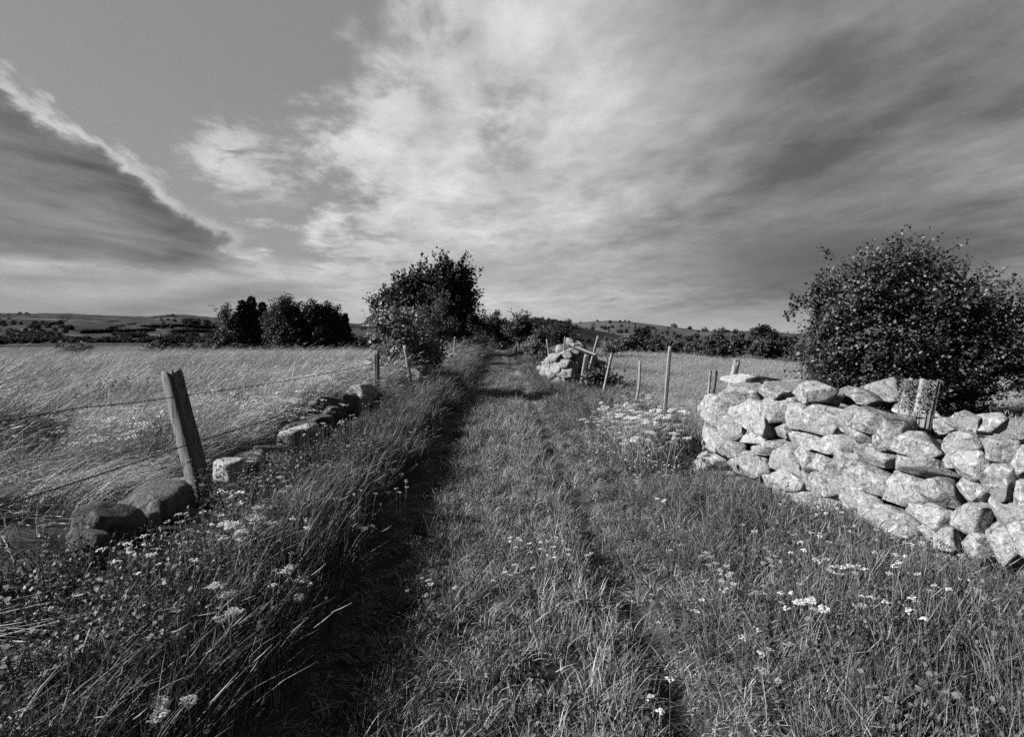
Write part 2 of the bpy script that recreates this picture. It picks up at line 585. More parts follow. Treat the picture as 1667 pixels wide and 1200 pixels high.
on_ridge = hill('distant_hills', [(-900, 516), (-300, 511), (0, 511), (130, 512), (165, 514), (237, 515.5), (275, 512.5), (300, 513), (345, 517.5), (400, 520), (560, 526), (600, 529), (700, 534), (830, 538), (1100, 540), (1250, 541), (1290, 543), (1667, 540), (2600, 530)],
                2600, -14, 950, M_ridge, 40, 5, na=420, nr=80)
on_wooded = hill('wooded_hill', [(740, 546), (780, 540), (815, 531), (850, 521.5), (878, 520), (900, 523.5), (915, 526.5), (940, 532), (980, 540), (1030, 548)],
                 260, -5, 140, M_wooded, 3.0, 21, na=120)
on_rocky = hill('rocky_hill', [(850, 548), (885, 536), (920, 527), (960, 523.5), (990, 522), (1020, 523), (1060, 528), (1100, 533), (1140, 538), (1200, 541.5), (1260, 543.5), (1340, 547), (1667, 550), (2200, 553)],
                420, -5, 150, M_rocky, 4.0, 33, na=260)


# ------------------------------------------------------------------ grass
def blade_clump(name, mat, n, rad, h0, h1, lean, wind, width, seg=3, droop=0.35, seed=0, tone=(0, 1), heads=0.0):
    g = np.random.default_rng(seed)
    rr = rad * np.sqrt(g.random(n)); th = g.random(n) * 2 * math.pi
    base = np.stack([rr * np.cos(th), rr * np.sin(th), np.full(n, -0.03)], -1)
    L = h0 + (h1 - h0) * g.random(n) ** 1.3
    a = g.random(n) * 2 * math.pi
    ld = np.stack([np.cos(a), np.sin(a), np.zeros(n)], -1) * (0.25 + 0.75 * g.random(n))[:, None] * lean + np.array([wind, -0.15 * wind, 0]) * (0.6 + 0.8 * g.random(n))[:, None]
    f = g.random(n) * 2 * math.pi
    side = np.stack([np.cos(f), np.sin(f), np.zeros(n)], -1)
    wd = width * (0.6 + 0.8 * g.random(n))
    tn = tone[0] + (tone[1] - tone[0]) * g.random(n) ** 1.9
    V = []; A = []
    for s in range(seg + 1):
        t = s / seg
        p = base + ld * (L * t ** 1.7)[:, None]
        p[:, 2] += L * (t - droop * t * t * np.clip(np.linalg.norm(ld, axis=1), 0, 1.3))
        if s < seg:
            hw = (wd * (1 - 0.75 * t) * 0.5)[:, None]
            V += [p - side * hw, p + side * hw]; A += [tn, tn]
        else:
            V += [p]; A += [tn]
    v = np.stack(V, 1); aa = np.stack(A, 1)
    nv = 2 * seg + 1
    off = np.arange(n)[:, None] * nv
    qs = [off + np.array([[2 * s, 2 * s + 1, 2 * s + 3, 2 * s + 2]]) for s in range(seg - 1)]
    t3 = off + np.array([[2 * seg - 2, 2 * seg - 1, 2 * seg]])
    G = Geo()
    G.add(v.reshape(-1, 3), np.concatenate(qs) if qs else None, t3, aa.ravel())
    if heads > 0:                      # seed heads: slim spindles at some tips
        idx = np.where(g.random(n) < heads)[0]
        for i in idx:
            p1 = v[i, -1]; d = v[i, -1] - v[i, -3]; d /= np.linalg.norm(d) + 1e-9
            l = 0.05 + 0.05 * g.random()
            tube(G, [p1 - d * 0.01, p1 + d * l * 0.4 + [0.004, 0, 0], p1 + d * l], [0.0015, 0.0028 * width / 0.005, 0.0008], 4, min(1, tn[i] + 0.3), cap=False)
    return G.mesh(name, mat)


def leafy_clump(name, mat, n, rad, h0, h1, leaf, seed=0, flower=0, fmat=None):
    """broad-leaved weeds: stems with leaves"""
    g = np.random.default_rng(seed)
    G = Geo()
    for i in range(n):
        a = g.random() * 6.283; r = rad * math.sqrt(g.random())
        b = np.array([r * math.cos(a), r * math.sin(a), -0.03])
        L = h0 + (h1 - h0) * g.random()
        d = np.array([g.normal(0.15, 0.22), g.normal(0, 0.22), 1.0])
        m = int(6 + L * 26)
        t = g.random(m) ** 0.8
        P = b + d * (L * t)[:, None] + g.normal(0, 0.015, (m, 3))
        add_leaves(G, P, leaf * (0.6 + 0.8 * g.random(m)), g, up=0.6, tone=g.random(m) * 0.7 + 0.3 * g.random())
        tube(G, [b, b + d * L * 0.5, b + d * L], [0.003, 0.0025, 0.001], 4, 0.4, cap=False)
    return G.mesh(name, mat)


def add_leaves(G, P, size, g, up=0.5, tone=None, axis=None):
    """folded pointed leaves at points P"""
    n = len(P)
    size = np.broadcast_to(size, (n,))
    nrm = g.normal(0, 1, (n, 3)); nrm /= np.linalg.norm(nrm, axis=1)[:, None]
    nrm = nrm * (1 - up) + np.array([-0.25, -0.1, 0.9]) * up
    nrm /= np.linalg.norm(nrm, axis=1)[:, None]
    ax = g.normal(0, 1, (n, 3))
    if axis is not None: ax = ax * 0.7 + axis
    ax = ax - nrm * (ax * nrm).sum(1)[:, None]
    ax /= np.linalg.norm(ax, axis=1)[:, None] + 1e-9
    sd = np.cross(nrm, ax)
    s = size[:, None]
    wv = 0.36 * s
    lift = nrm * s * 0.10
    p0 = P
    p1 = P + ax * s * 0.45 + sd * wv + lift
    p2 = P + ax * s * 0.45 - sd * wv + lift
    pm = P + ax * s * 0.5
    p3 = P + ax * s - nrm * s * 0.12
    v = np.stack([p0, p1, p3, p2, pm], 1).reshape(-1, 3)
    o = np.arange(n)[:, None] * 5
    t = np.concatenate([o + np.array([[0, 4, 1]]), o + np.array([[4, 2, 1]]), o + np.array([[0, 3, 4]]), o + np.array([[4, 3, 2]])])
    tn = g.random(n) if tone is None else tone
    G.add(v, None, t, np.repeat(tn, 5))


PROTO = {}


def proto(cname, meshes):
    c = bpy.data.collections.new(cname)
    for i, me in enumerate(meshes):
        o = bpy.data.objects.new('%s_tuft' % cname, me)
        c.objects.link(o)
    PROTO[cname] = (c, len(meshes))
    return c


def scatter(name, cname, x, y, rz, sxy, sz, tilt=0.12, dz=0.0, seed=1, z=None):
    g = np.random.default_rng(seed)
    n = len(x)
    c, k = PROTO[cname]
    zz = (H(x, y) if z is None else z) + dz
    me = bpy.data.meshes.new(name)
    me.vertices.add(n)
    me.vertices.foreach_set('co', np.stack([x, y, zz], -1).astype(np.float32).ravel())
    rot = np.stack([g.normal(0, tilt, n), g.normal(0, tilt, n), rz], -1)
    a = me.attributes.new('rot', 'FLOAT_VECTOR', 'POINT'); a.data.foreach_set('vector', rot.astype(np.float32).ravel())
    scl = np.stack([sxy, sxy, sz], -1)
    a = me.attributes.new('scl', 'FLOAT_VECTOR', 'POINT'); a.data.foreach_set('vector', scl.astype(np.float32).ravel())
    a = me.attributes.new('pick', 'INT', 'POINT'); a.data.foreach_set('value', g.integers(0, k, n).astype(np.int32))
    o = obj(name, me)
    nt = bpy.data.node_groups.new(name + '_spread', 'GeometryNodeTree')
    nt.interface.new_socket('Geometry', in_out='INPUT', socket_type='NodeSocketGeometry')
    nt.interface.new_socket('Geometry', in_out='OUTPUT', socket_type='NodeSocketGeometry')
    gi = nt.nodes.new('NodeGroupInput'); go = nt.nodes.new('NodeGroupOutput')
    ci = nt.nodes.new('GeometryNodeCollectionInfo')
    ci.inputs['Collection'].default_value = c
    ci.inputs['Separate Children'].default_value = True
    ci.inputs['Reset Children'].default_value = True
    ip = nt.nodes.new('GeometryNodeInstanceOnPoints')
    ip.inputs['Pick Instance'].default_value = True

    def na(nm, tp):
        q = nt.nodes.new('GeometryNodeInputNamedAttribute'); q.data_type = tp
        q.inputs['Name'].default_value = nm
        return q.outputs['Attribute']
    nt.links.new(gi.outputs[0], ip.inputs['Points'])
    nt.links.new(ci.outputs[0], ip.inputs['Instance'])
    nt.links.new(na('pick', 'INT'), ip.inputs['Instance Index'])
    nt.links.new(na('rot', 'FLOAT_VECTOR'), ip.inputs['Rotation'])
    nt.links.new(na('scl', 'FLOAT_VECTOR'), ip.inputs['Scale'])
    nt.links.new(ip.outputs[0], go.inputs[0])
    md = o.modifiers.new('spread', 'NODES'); md.node_group = nt
    kind(o, 'stuff')
    return o


def polar_pts(d0, r0, p, rmin, rmax, a0, a1, seed):
    """points with density d0 per m2 inside r0, falling as (r0/r)^p beyond"""
    g = np.random.default_rng(seed)
    r = np.linspace(rmin, rmax, 4000)
    dens = d0 * np.minimum(1, (r0 / r) ** p) * r * (a1 - a0)
    c = np.concatenate([[0], np.cumsum((dens[1:] + dens[:-1]) / 2 * np.diff(r))])
    n = int(c[-1])
    rr = np.interp(g.random(n) * c[-1], c, r)
    a = a0 + (a1 - a0) * g.random(n)
    return rr * np.sin(a), rr * np.cos(a), rr, g


WALL_A = 4.287; WALL_B = 0.324          # front face of the near wall: Y = WALL_A / (k + WALL_B)


def wall_front_x(y): return 2.1 + WALL_B * (6.75 - y)


def in_wall(x, y):
    f = wall_front_x(y)
    return (y < 6.75) & (x > f - 0.02) & (x < f + 1.35)


# ---- loose stones of the collapsed wall on the left bank: px, py, w, h, X of the line, material, label
LOOSE = [
    (178, 858, 84, 52, -2.55, 'dark', 'flat grey lichened stone left of the leaning post at the film edge'),
    (222, 872, 62, 46, -2.50, 'dark', 'small mottled stone below the flat grey one on the left bank'),
    (266, 832, 110, 60, -2.60, 'dark', 'dark mossy boulder just left of the leaning post foot'),
    (300, 800, 40, 26, -2.75, 'pale', 'pale stone half hidden behind the leaning post'),
    (374, 778, 56, 42, -2.60, 'white', 'bright white boulder just right of the leaning post'),
    (404, 764, 46, 34, -2.62, 'pale', 'smaller pale stone touching the bright white boulder'),
    (374, 833, 36, 32, -2.35, 'dark', 'small grey stone at the right foot of the leaning post'),
    (300, 858, 60, 40, -2.42, 'dark', 'dark stone in shadow under the leaning post'),
    (491, 722, 62, 44, -2.50, 'white', 'smooth rounded pale boulder alone on the grassy bank'),
    (489, 709, 58, 30, -2.62, 'dark', 'dark spotted stone right behind the rounded pale boulder'),
    (440, 748, 52, 28, -2.60, 'pale', 'low pale stone left of the rounded boulder'),
    (548, 688, 50, 44, -2.50, 'dark', 'dark square stone of the mossy stack below the second post'),
    (575, 672, 44, 48, -2.55, 'dark', 'tall dark stone at the right end of the mossy stack'),
    (530, 664, 48, 26, -2.70, 'dark', 'mossy cap stone on the left of the stack'),
    (588, 644, 44, 26, -2.70, 'pale', 'pale cap stone at the foot of the second fence post'),
    (150, 890, 54, 40, -2.40, 'dark', 'dark half sunk stone at the lower left end of the fallen wall'),
    (335, 812, 40, 30, -2.70, 'pale', 'small pale stone tucked right behind the post foot'),
    (424, 752, 40, 30, -2.72, 'dark', 'grey stone behind the low pale stones on the bank'),
    (466, 737, 34, 24, -2.62, 'pale', 'small pale stone touching the left side of the rounded boulder'),
    (455, 762, 44, 28, -2.42, 'pale', 'low pale stone in front and left of the rounded boulder'),
    (520, 700, 40, 34, -2.60, 'dark', 'dark stone filling the row between rounded boulder and mossy stack'),
    (520, 678, 34, 28, -2.75, 'dark', 'mossy stone at the left foot of the stack under its cap stone'),
    (556, 662, 40, 30, -2.68, 'dark', 'mossy stone on top of the middle of the stack'),
    (604, 660, 34, 34, -2.55, 'dark', 'dark stone standing right beside the second post foot'),
    (676, 612, 22, 14, -2.40, 'pale', 'small pale stone left of the pale angular stone by the shrubs'),
    (690, 606, 30, 18, -2.35, 'white', 'pale angular stone on the bank by the shrubs'),
    (703, 595, 20, 12, -2.35, 'pale', 'middle one of three pale stones climbing the far bank'),
    (713, 583, 18, 14, -2.40, 'pale', 'uppermost and farthest pale stone on the bank'),
]


def stone_clear(x, y, m=0.06):
    ok = np.ones(len(x), bool)
    for px, py, w, h, X, mt, lab in LOOSE:
        Y = X / K(px); rr = w * Y / F / 2
        d = np.array([-X, -Y]) / math.hypot(X, Y)
        for q in (0.0, 0.2, 0.4, 0.6, 0.8):
            ok &= np.hypot(x - X - d[0] * q, y - Y - d[1] * q) > rr * 1.0 + m - 0.12 * q
    return ok


def build_grass():
    # lane: short trodden grass
    proto('lane', [blade_clump('lane tuft', M_lane, 48, 0.09, 0.05, 0.17, 1.0, 0.10, 0.0048, 3, 0.4, s) for s in range(7)]
          + [blade_clump('lane tuft', M_lane, 40, 0.06, 0.10, 0.24, 0.7, 0.25, 0.0046, 4, 0.45, 50 + s) for s in range(2)]
          + [leafy_clump('lane clover', M_weed, 12, 0.10, 0.04, 0.12, 0.022, 60 + q) for q in range(2)]
          + [blade_clump('dead straw', M_straw, 5, 0.12, 0.08, 0.20, 1.6, 0.0, 0.004, 3, 0.65, 70)])
    x, y, r, g = polar_pts(170, 4.0, 1.25, 1.2, 75, -0.95, 0.95, 1)
    u = x - xc(y)
    edge = 0.12 * (vnoise(x * 1.5, y * 1.5, 4) - 0.5)
    rut = (np.abs(u + 0.95 + edge) < 0.20) | (np.abs(u - 0.72 + edge) < 0.12)
    bare = (np.abs(y - 25.5) < 1.7) & (np.abs(u - 0.7) < 0.3)
    keep = (u > -1.3) & (u < 1.45) & (~rut | (g.random(len(x)) < 0.5)) & ~bare
    x, y, r, u, rut = x[keep], y[keep], r[keep], u[keep], rut[keep]
    k = np.clip(r / 5.0, 1, None) ** 0.62
    hgt = 0.35 + 1.5 * fbm(x * 1.7, y * 1.3, 8) ** 1.4 + 1.0 * vnoise(x * 0.7, y * 0.8, 93) * np.exp(-((u - 0.46) / 0.16) ** 2) + 0.3 * (g.random(len(x)) - 0.5)
    hgt *= np.where(rut, 0.35, 1.0)
    hgt *= 0.35 + 0.65 * sm((0.95 + u) / 0.3) * 1.0
    hgt *= np.where((u > 0.9) & (u < 1.25), 0.55, 1.0)
    scatter('lane_grass', 'lane', x, y, g.normal(0, 1.1, len(x)), k * (0.8 + 0.4 * g.random(len(x))), hgt, seed=2)

    # tall verge on the left bank and the looser one on the right
    proto('verge', [blade_clump('verge tuft', M_verge, 46, 0.13, 0.22, 0.68, 0.45, 0.16, 0.0055, 4, 0.35, 100 + s, heads=0.03) for s in range(7)]
          + [leafy_clump('verge weed', M_weed, 9, 0.14, 0.15, 0.40, 0.026, 130 + s) for s in range(2)])
    x, y, r, g = polar_pts(85, 5.0, 1.2, 1.6, 80, -1.0, 1.0, 5)
    u = x - xc(y)
    wl = np.where(y < 6.9, wall_front_x(y) - 0.05, 3.4)
    L = (u < -1.12) & (u > -2.75)
    keep = L & stone_clear(x, y) & ((u > -2.2) | (y > 14) | (g.random(len(x)) < 0.45))
    x, y, r, u = x[keep], y[keep], r[keep], u[keep]
    k = np.clip(r / 6.0, 1, None) ** 0.6
    hgt = (0.5 + 0.95 * fbm(x * 1.3, y * 0.9, 12)) * (0.70 + 0.10 * sm((-1.1 - u) / 0.2)) * (1 - 0.38 * sm((-1.28 - u) / 0.2) * sm((12 - y) / 4))
    hgt = hgt * (1 - 0.72 * sm((-1.62 - u) / 0.35) * sm((14 - y) / 3)) 
    scatter('bank_grass', 'verge', x, y, g.normal(0, 0.5, len(x)), k * (0.8 + 0.4 * g.random(len(x))), hgt, seed=6)

    proto('bank weed', [leafy_clump('bank weed', M_weed, 12, 0.13, 0.12, 0.30, 0.024, 145 + q) for q in range(4)])
    x, y, r, g = polar_pts(60, 6.0, 1.2, 2.0, 30, -0.85, -0.1, 9)
    u = x - xc(y)
    keep = (u < -1.45) & (u > -2.7) & (y < 15) & stone_clear(x, y, 0.02) & (fbm(x * 1.1, y * 1.1, 19) > 0.42)
    x, y, r = x[keep], y[keep], r[keep]
    scatter('bank_weeds', 'bank weed', x, y, g.normal(0, 2, len(x)), 0.8 + 0.5 * g.random(len(x)), 0.7 + 0.6 * g.random(len(x)), seed=10)

    proto('right verge', [blade_clump('right verge tuft', M_verge, 44, 0.11, 0.12, 0.42, 0.6, 0.12, 0.0052, 4, 0.35, 160 + s, heads=0.03) for s in range(7)]
          + [leafy_clump('right verge weed', M_weed, 9, 0.13, 0.10, 0.30, 0.024, 190 + s) for s in range(2)])
    x, y, r, g = polar_pts(95, 5.0, 1.2, 1.6, 70, -0.3, 1.05, 15)
    u = x - xc(y)
    wl = np.where(y < 6.9, wall_front_x(y) + 0.1, 3.6)
    keep = (u > 1.05) & (x < wl) & (g.random(len(x)) < 0.25 + sm((u - 1.0) / 0.5))
    x, y, r, u = x[keep], y[keep], r[keep], u[keep]
    k = np.clip(r / 6.0, 1, None) ** 0.6
    hgt = (0.5 + 0.9 * fbm(x * 1.2, y * 1.0, 14)) * (0.55 + 0.5 * sm((u - 1.05) / 0.8))
    hgt *= 1 - 0.32 * sm((x - wall_front_x(y) + 0.75) / 0.5) * sm((6.6 - y) / 1.6)
    hgt *= 1 - 0.55 * np.exp(-((x - 1.75) / 0.6) ** 2 - ((y - 6.6) / 0.9) ** 2)
    scatter('right_verge_grass', 'right verge', x, y, g.normal(0, 1.0, len(x)), k * (0.8 + 0.4 * g.random(len(x))), hgt, seed=16)

    # left meadow: ripe, wind-lodged
    proto('meadow', [blade_clump('meadow tuft', M_meadow, 50, 0.20, 0.35, 0.80, 0.35, 0.85, 0.0065, 4, 0.42, 200 + s, heads=0.05) for s in range(6)])
    x, y, r, g = polar_pts(34, 7.0, 1.15, 2.0, 112, -1.02, 0.0, 25)
    u = x - xc(y)
    xa = x * 0.85 - y * 0.5; ya = x * 0.5 + y * 0.85
    gap = fbm(xa * 0.30 + 3, ya * 0.75, 41)
    keep = (u < -2.55) & (g.random(len(x)) > 0.92 * sm((0.40 - gap) / 0.06)) & stone_clear(x, y, 0.30)
    x, y, r, u = x[keep], y[keep], r[keep], u[keep]
    k = np.clip(r / 8.0, 1, None) ** 0.75
    xa = x * 0.85 - y * 0.5; ya = x * 0.5 + y * 0.85
    wave = fbm(xa * 0.55, ya * 1.1, 44)
    hgt = 0.18 + 1.55 * sm((wave - 0.25) / 0.5)
    hgt = hgt * (1 - 0.7 * sm((u + 3.1) / 0.4) * sm((14 - y) / 3))
    scatter('meadow_grass', 'meadow', x, y, 1.1 * (fbm(x * 0.2, y * 0.2, 45) - 0.5) * 2 + g.normal(0, 0.45, len(x)), k * (0.85 + 0.4 * g.random(len(x))), hgt * k ** 0.12, seed=26)

    proto('meadow shade clump', [leafy_clump('meadow shade clump', M_weed, 22, 0.30, 0.15, 0.42, 0.032, 240 + s) for s in range(3)])  # dark leafy clumps standing in for the shaded side of lodged grass
    x, y, r, g = polar_pts(9, 8.0, 0.6, 9.5, 60, -0.95, 0.0, 27)
    u = x - xc(y)
    xa = x * 0.85 - y * 0.5; ya = x * 0.5 + y * 0.85
    keep = (u < -2.9) & (fbm(xa * 0.30 + 3, ya * 0.75, 41) < 0.41) & stone_clear(x, y, 0.3)
    x, y, r = x[keep], y[keep], r[keep]
    scatter('meadow_shade_clumps', 'meadow shade clump', x, y, g.normal(0, 2, len(x)), 0.9 + 0.7 * g.random(len(x)), 1.3 + 0.5 * g.random(len(x)), seed=28)

    # right hand field
    proto('field', [blade_clump('field tuft', M_field, 55, 0.2, 0.18, 0.45, 0.4, 0.3, 0.005, 3, 0.35, 260 + s, heads=0.15) for s in range(5)])
    x, y, r, g = polar_pts(34, 8.0, 1.2, 4.0, 90, -0.05, 1.05, 35)
    u = x - xc(y)
    keep = (u > 2.9) & (hedge_sd(x, y) < 1.0) & (~in_wall(x, y)) & ((y > 6.9) | (x > wall_front_x(y) + 1.2))
    x, y, r, u = x[keep], y[keep], r[keep], u[keep]
    k = np.clip(r / 8.0, 1, None) ** 0.75
    hgt = 0.6 + 0.6 * fbm(x * 0.5, y * 0.5, 54)
    scatter('field_grass', 'field', x, y, g.normal(0, 0.5, len(x)), k * (0.85 + 0.4 * g.random(len(x))), hgt, seed=36)


build_grass()


# ------------------------------------------------------------------ stones
_ICO = {}


def ico(level):
    if level in _ICO: return _ICO[level]
    import bmesh
    bm = bmesh.new()
    bmesh.ops.create_icosphere(bm, subdivisions=level, radius=1.0)
    bm.verts.index_update()
    v = np.array([q.co[:] for q in bm.verts]); f = np.array([[q.index for q in p.verts] for p in bm.faces])
    bm.free()
    _ICO[level] = (v, f)
    return v, f


def n3(v, s, seed):
    return (vnoise(v[:, 0] * s + 17.3 + seed, v[:, 1] * s + v[:, 2] * s * 0.7 + 5.1, seed) + vnoise(v[:, 2] * s + 9.7, v[:, 0] * s * 0.6 - v[:, 1] * s + 2.2 + seed, seed + 3)) - 1.0


def stone_verts(hx, hy, hz, seed, level=4, planes=18, soft=0.008):
    """half sizes -> boulder: a sphere cut by random planes, worn and pitted"""
    g = np.random.default_rng(seed)
    v0, f = ico(level)
    v = v0.copy() * 1.25
    for i in range(planes):
        n = g.normal(0, 1, 3); n /= np.linalg.norm(n)
        d = g.uniform(0.60, 0.96)
        if i < 2: n = np.array([0.12 * g.normal(), 0.12 * g.normal(), 1.0 if i == 0 else -1.0]); n /= np.linalg.norm(n); d = g.uniform(0.66, 0.85)
        if i == 2: n = np.array([0.15 * g.normal(), -1.0, 0.15 * g.normal()]); n /= np.linalg.norm(n); d = 0.74
        e = v @ n - d
        cut = np.where(e > 0, e - soft * np.log1p(e / soft) * 0.55, 0)
        v = v - cut[:, None] * n
    v = v * (1 + 0.04 * n3(v0, 2.2, seed) + 0.030 * n3(v0, 5.5, seed + 1) + 0.020 * n3(v0, 13, seed + 2))[:, None]
    ext = (v.max(0) - v.min(0)) / 2
    v = (v - (v.max(0) + v.min(0)) / 2) / ext
    return v * np.array([hx, hy, hz]), f


def rotm(ax, ay, azr):
    return np.array(Matrix.Rotation(azr, 3, 'Z') @ Matrix.Rotation(ay, 3, 'Y') @ Matrix.Rotation(ax, 3, 'X'))


def stone_obj(parent, c, half, rot, seed, mat, name='stone', level=4):
    v, f = stone_verts(*half, seed, level)
    v = v @ rotm(*rot).T
    o = obj(name, mesh(name, v, [f], mat, True), parent, c)
    return o


# ---- the near wall; stones in (x, y, w, h, tilt) read off the face
WALL_STONES = [
    (270, 205, 215, 110, -6), (175, 310, 155, 170, 20), (370, 300, 210, 145, 12), (500, 275, 160, 165, 15), (605, 310, 125, 130, 0),
    (640, 195, 165, 110, 10), (470, 178, 165, 55, 8), (735, 345, 225, 160, 8), (280, 380, 180, 120, -14), (385, 430, 190, 115, -22),
    (160, 450, 140, 130, 10), (540, 395, 110, 80, 0), (450, 480, 175, 90, -8), (635, 445, 165, 105, 10), (550, 535, 180, 130, 12),
    (800, 480, 230, 135, 4), (140, 560, 155, 95, -8), (335, 570, 235, 130, 0), (170, 655, 240, 85, 0), (262, 482, 130, 85, 10),
    (665, 545, 130, 110, 35), (1000, 352, 245, 120, 12), (870, 335, 160, 120, 20), (945, 415, 150, 95, 10), (1065, 440, 180, 150, -24),
    (1000, 530, 215, 125, -8), (1235, 475, 250, 125, -4), (1395, 500, 120, 160, -20), (1240, 585, 325, 140, 10), (875, 565, 150, 100, 0),
    (765, 600, 170, 115, 8), (970, 650, 240, 150, 14), (805, 690, 210, 155, -10), (1170, 720, 260, 190, 12), (960, 785, 240, 160, 20),
    (1350, 720, 190, 140, 4), (1110, 900, 285, 180, 8), (1320, 850, 230, 150, -6), (1370, 965, 220, 150, 10), (1360, 1070, 190, 140, -6),
    (485, 670, 120, 80, 0), (585, 645, 150, 100, 0), (690, 680, 110, 80, 20), (675, 765, 150, 95, 0), (795, 810, 200, 120, 6),
    (935, 895, 190, 110, 0), (1230, 1010, 240, 140, 5), (1090, 1050, 240, 130, 0), (560, 740, 160, 80, 0), (360, 690, 180, 70, 0),
    # beyond the film edge, the wall goes on
    (1500, 470, 150, 130, 5), (1540, 590, 170, 150, -8), (1520, 720, 150, 140, 10), (1530, 860, 190, 160, 0), (1560, 1010, 220, 170, 8), (1660, 500, 170, 150, -6),
    (1680, 660, 190, 170, 5), (1710, 830, 200, 190, -5), (1720, 1010, 210, 190, 6), (1500, 1140, 220, 150, 0), (1800, 560, 190, 170, 8), (1830, 760, 200, 190, 0), (1850, 980, 240, 210, 0),
]
WALL_BACK = [  # stones lying on the top, towards the field side: x, y, w, h, depth behind the face
    (1035, 195, 215, 120, 1.12, -20), (885, 228, 190, 90, 0.62, 8), (765, 238, 120, 75, 0.42, 0), (315, 128, 170, 60, 0.35, 4), (1370, 372, 150, 80, 0.50, -6),
    (1490, 350, 150, 100, 0.45, 8), (1180, 300, 140, 80, 0.75, 10), (1290, 330, 150, 90, 0.85, 0), (560, 160, 120, 60, 0.5, 0), (1600, 360, 190, 120, 0.5, 0),
]


def face_pt(px, py, back=0.0):
    """point on a plane parallel to the wall's face, `back` metres behind it"""
    k = K(px)
    Y = (WALL_A + back * 1.051) / (k + WALL_B)
    return W(px, py, Y)


def near_wall():
    base = np.array([2.6, 5.3, H(2.6, 5.3)])
    t = thing('dry_stone_wall', 'near dry stone wall of pale lichened boulders rising from the grass at right', 'stone wall', base)
    wa = math.atan2(-1.0, WALL_B)
    g = np.random.default_rng(3)

    def place(x, y, w, h, tilt, back, sd, lvl=4, mt=M_stone):
        px = 1100 + x / 3.242; py = 580 + y / 3.242; wp = w / 3.242; hp = h / 3.242
        a = face_pt(px - wp / 2, py, back); b = face_pt(px + wp / 2, py, back); c = face_pt(px, py, back)
        ln = np.linalg.norm((b - a)[:2]); hh = hp * c[1] / F
        dp = min(max(ln, hh) * 0.5, 0.24) * g.uniform(0.85, 1.15)
        # push the stone into the wall so that its front lies on the face
        nb = np.array([1.0, WALL_B, 0]) / 1.051
        lean = 0.10 * max(0, c[2])
        cc = c + nb * (dp * 0.72 + g.uniform(-0.03, 0.05) + lean * 0.3)
        ln *= 1.12; hh *= 1.15
        stone_obj(t, cc - base, (ln / 2, dp, hh / 2), (g.normal(0, 0.08), -R(tilt) * -1.0, wa + g.normal(0, 0.10)), sd, mt, level=lvl)
    for i, (x, y, w, h, tl) in enumerate(WALL_STONES):
        place(x, y, w, h, tl, 0.0, 100 + i)
    for i, (x, y, w, h, bk, tl) in enumerate(WALL_BACK):
        place(x, y, w, h, tl, bk, 300 + i)
    # hearting behind the face and the far face
    G = Geo()
    for i in range(210):
        y = g.uniform(2.0, 6.55); d = g.uniform(0.30, 1.10)
        z = g.uniform(0.0, 0.80) - (0.12 if d < 0.42 else 0) - 0.1 * (y < 3.9)
        c = np.array([wall_front_x(y) + d * 0.951, y + d * 0.308, z])
        v, f = stone_verts(g.uniform(0.13, 0.22), g.uniform(0.12, 0.18), g.uniform(0.08, 0.14), 500 + i, 3)
        G.add(v @ rotm(g.normal(0, 0.2), g.normal(0, 0.2), wa + g.normal(0, 0.5)).T + c - base, None, f)
    kind(obj('rubble_fill', G.mesh('rubble_fill', M_stone, True), t), 'stuff')
    return t


near_wall()

# ---- the wall end by the lane further off
HEAP = [(515, 430, 70, 45), (478, 470, 110, 60), (565, 445, 90, 45), (420, 530, 75, 55), (490, 515, 100, 65), (570, 560, 120, 120), (500, 575, 105, 70), (450, 600, 95, 60),
        (515, 615, 95, 90), (600, 505, 110, 60), (640, 555, 75, 80), (535, 500, 100, 60), (470, 640, 80, 50), (560, 640, 100, 60), (620, 620, 80, 70)]
HEAP_SIDE = [(700, 585, 85, 80), (690, 640, 85, 70), (650, 640, 80, 70), (735, 610, 70, 70)]


def far_wall():
    base = np.array([1.9, 17.6, H(1.9, 17.6)])
    t = thing('dry_stone_wall', 'tumbled pale stone wall end beside the lane behind the leaning posts', 'stone wall', base)
    g = np.random.default_rng(8)
    for lst, Y, s0 in ((HEAP, 17.2, 700), (HEAP_SIDE, 17.9, 750)):
        for i, (x, y, w, h) in enumerate(lst):
            px = 800 + x / 4; py = 450 + y / 4
            c = W(px, py, Y + g.uniform(-0.15, 0.25) + (600 - y) * 0.002)
            hw = w / 4 * Y / F / 2 * 1.25; hh = h / 4 * Y / F / 2 * 1.05
            stone_obj(t, c - base, (hw, max(hw, hh) * 0.9, hh), (g.normal(0, 0.12), g.normal(0, 0.25), -0.8 + g.normal(0, 0.2)), s0 + i, M_stone, level=3)
    G = Geo()
    for i in range(150):
        y = g.uniform(17.5, 25.0)
        w = 0.62 * (1 - 0.03 * (y - 17.5))
        z = g.uniform(0, 0.95) * (1 - 0.06 * (y - 17.5))
        xx = 1.95 + g.uniform(-w, w) * (1.1 - 0.3 * z) - 0.03 * (y - 17.5)
        v, f = stone_verts(g.uniform(0.16, 0.3), g.uniform(0.15, 0.26), g.uniform(0.1, 0.2), 800 + i, 3)
        G.add(v @ rotm(g.normal(0, 0.2), g.normal(0, 0.2), g.uniform(0, 6)).T + np.array([xx, y, z + H(xx, y)]) - base, None, f)
    kind(obj('rubble_fill', G.mesh('rubble_fill', M_stone, True), t), 'stuff')


far_wall()

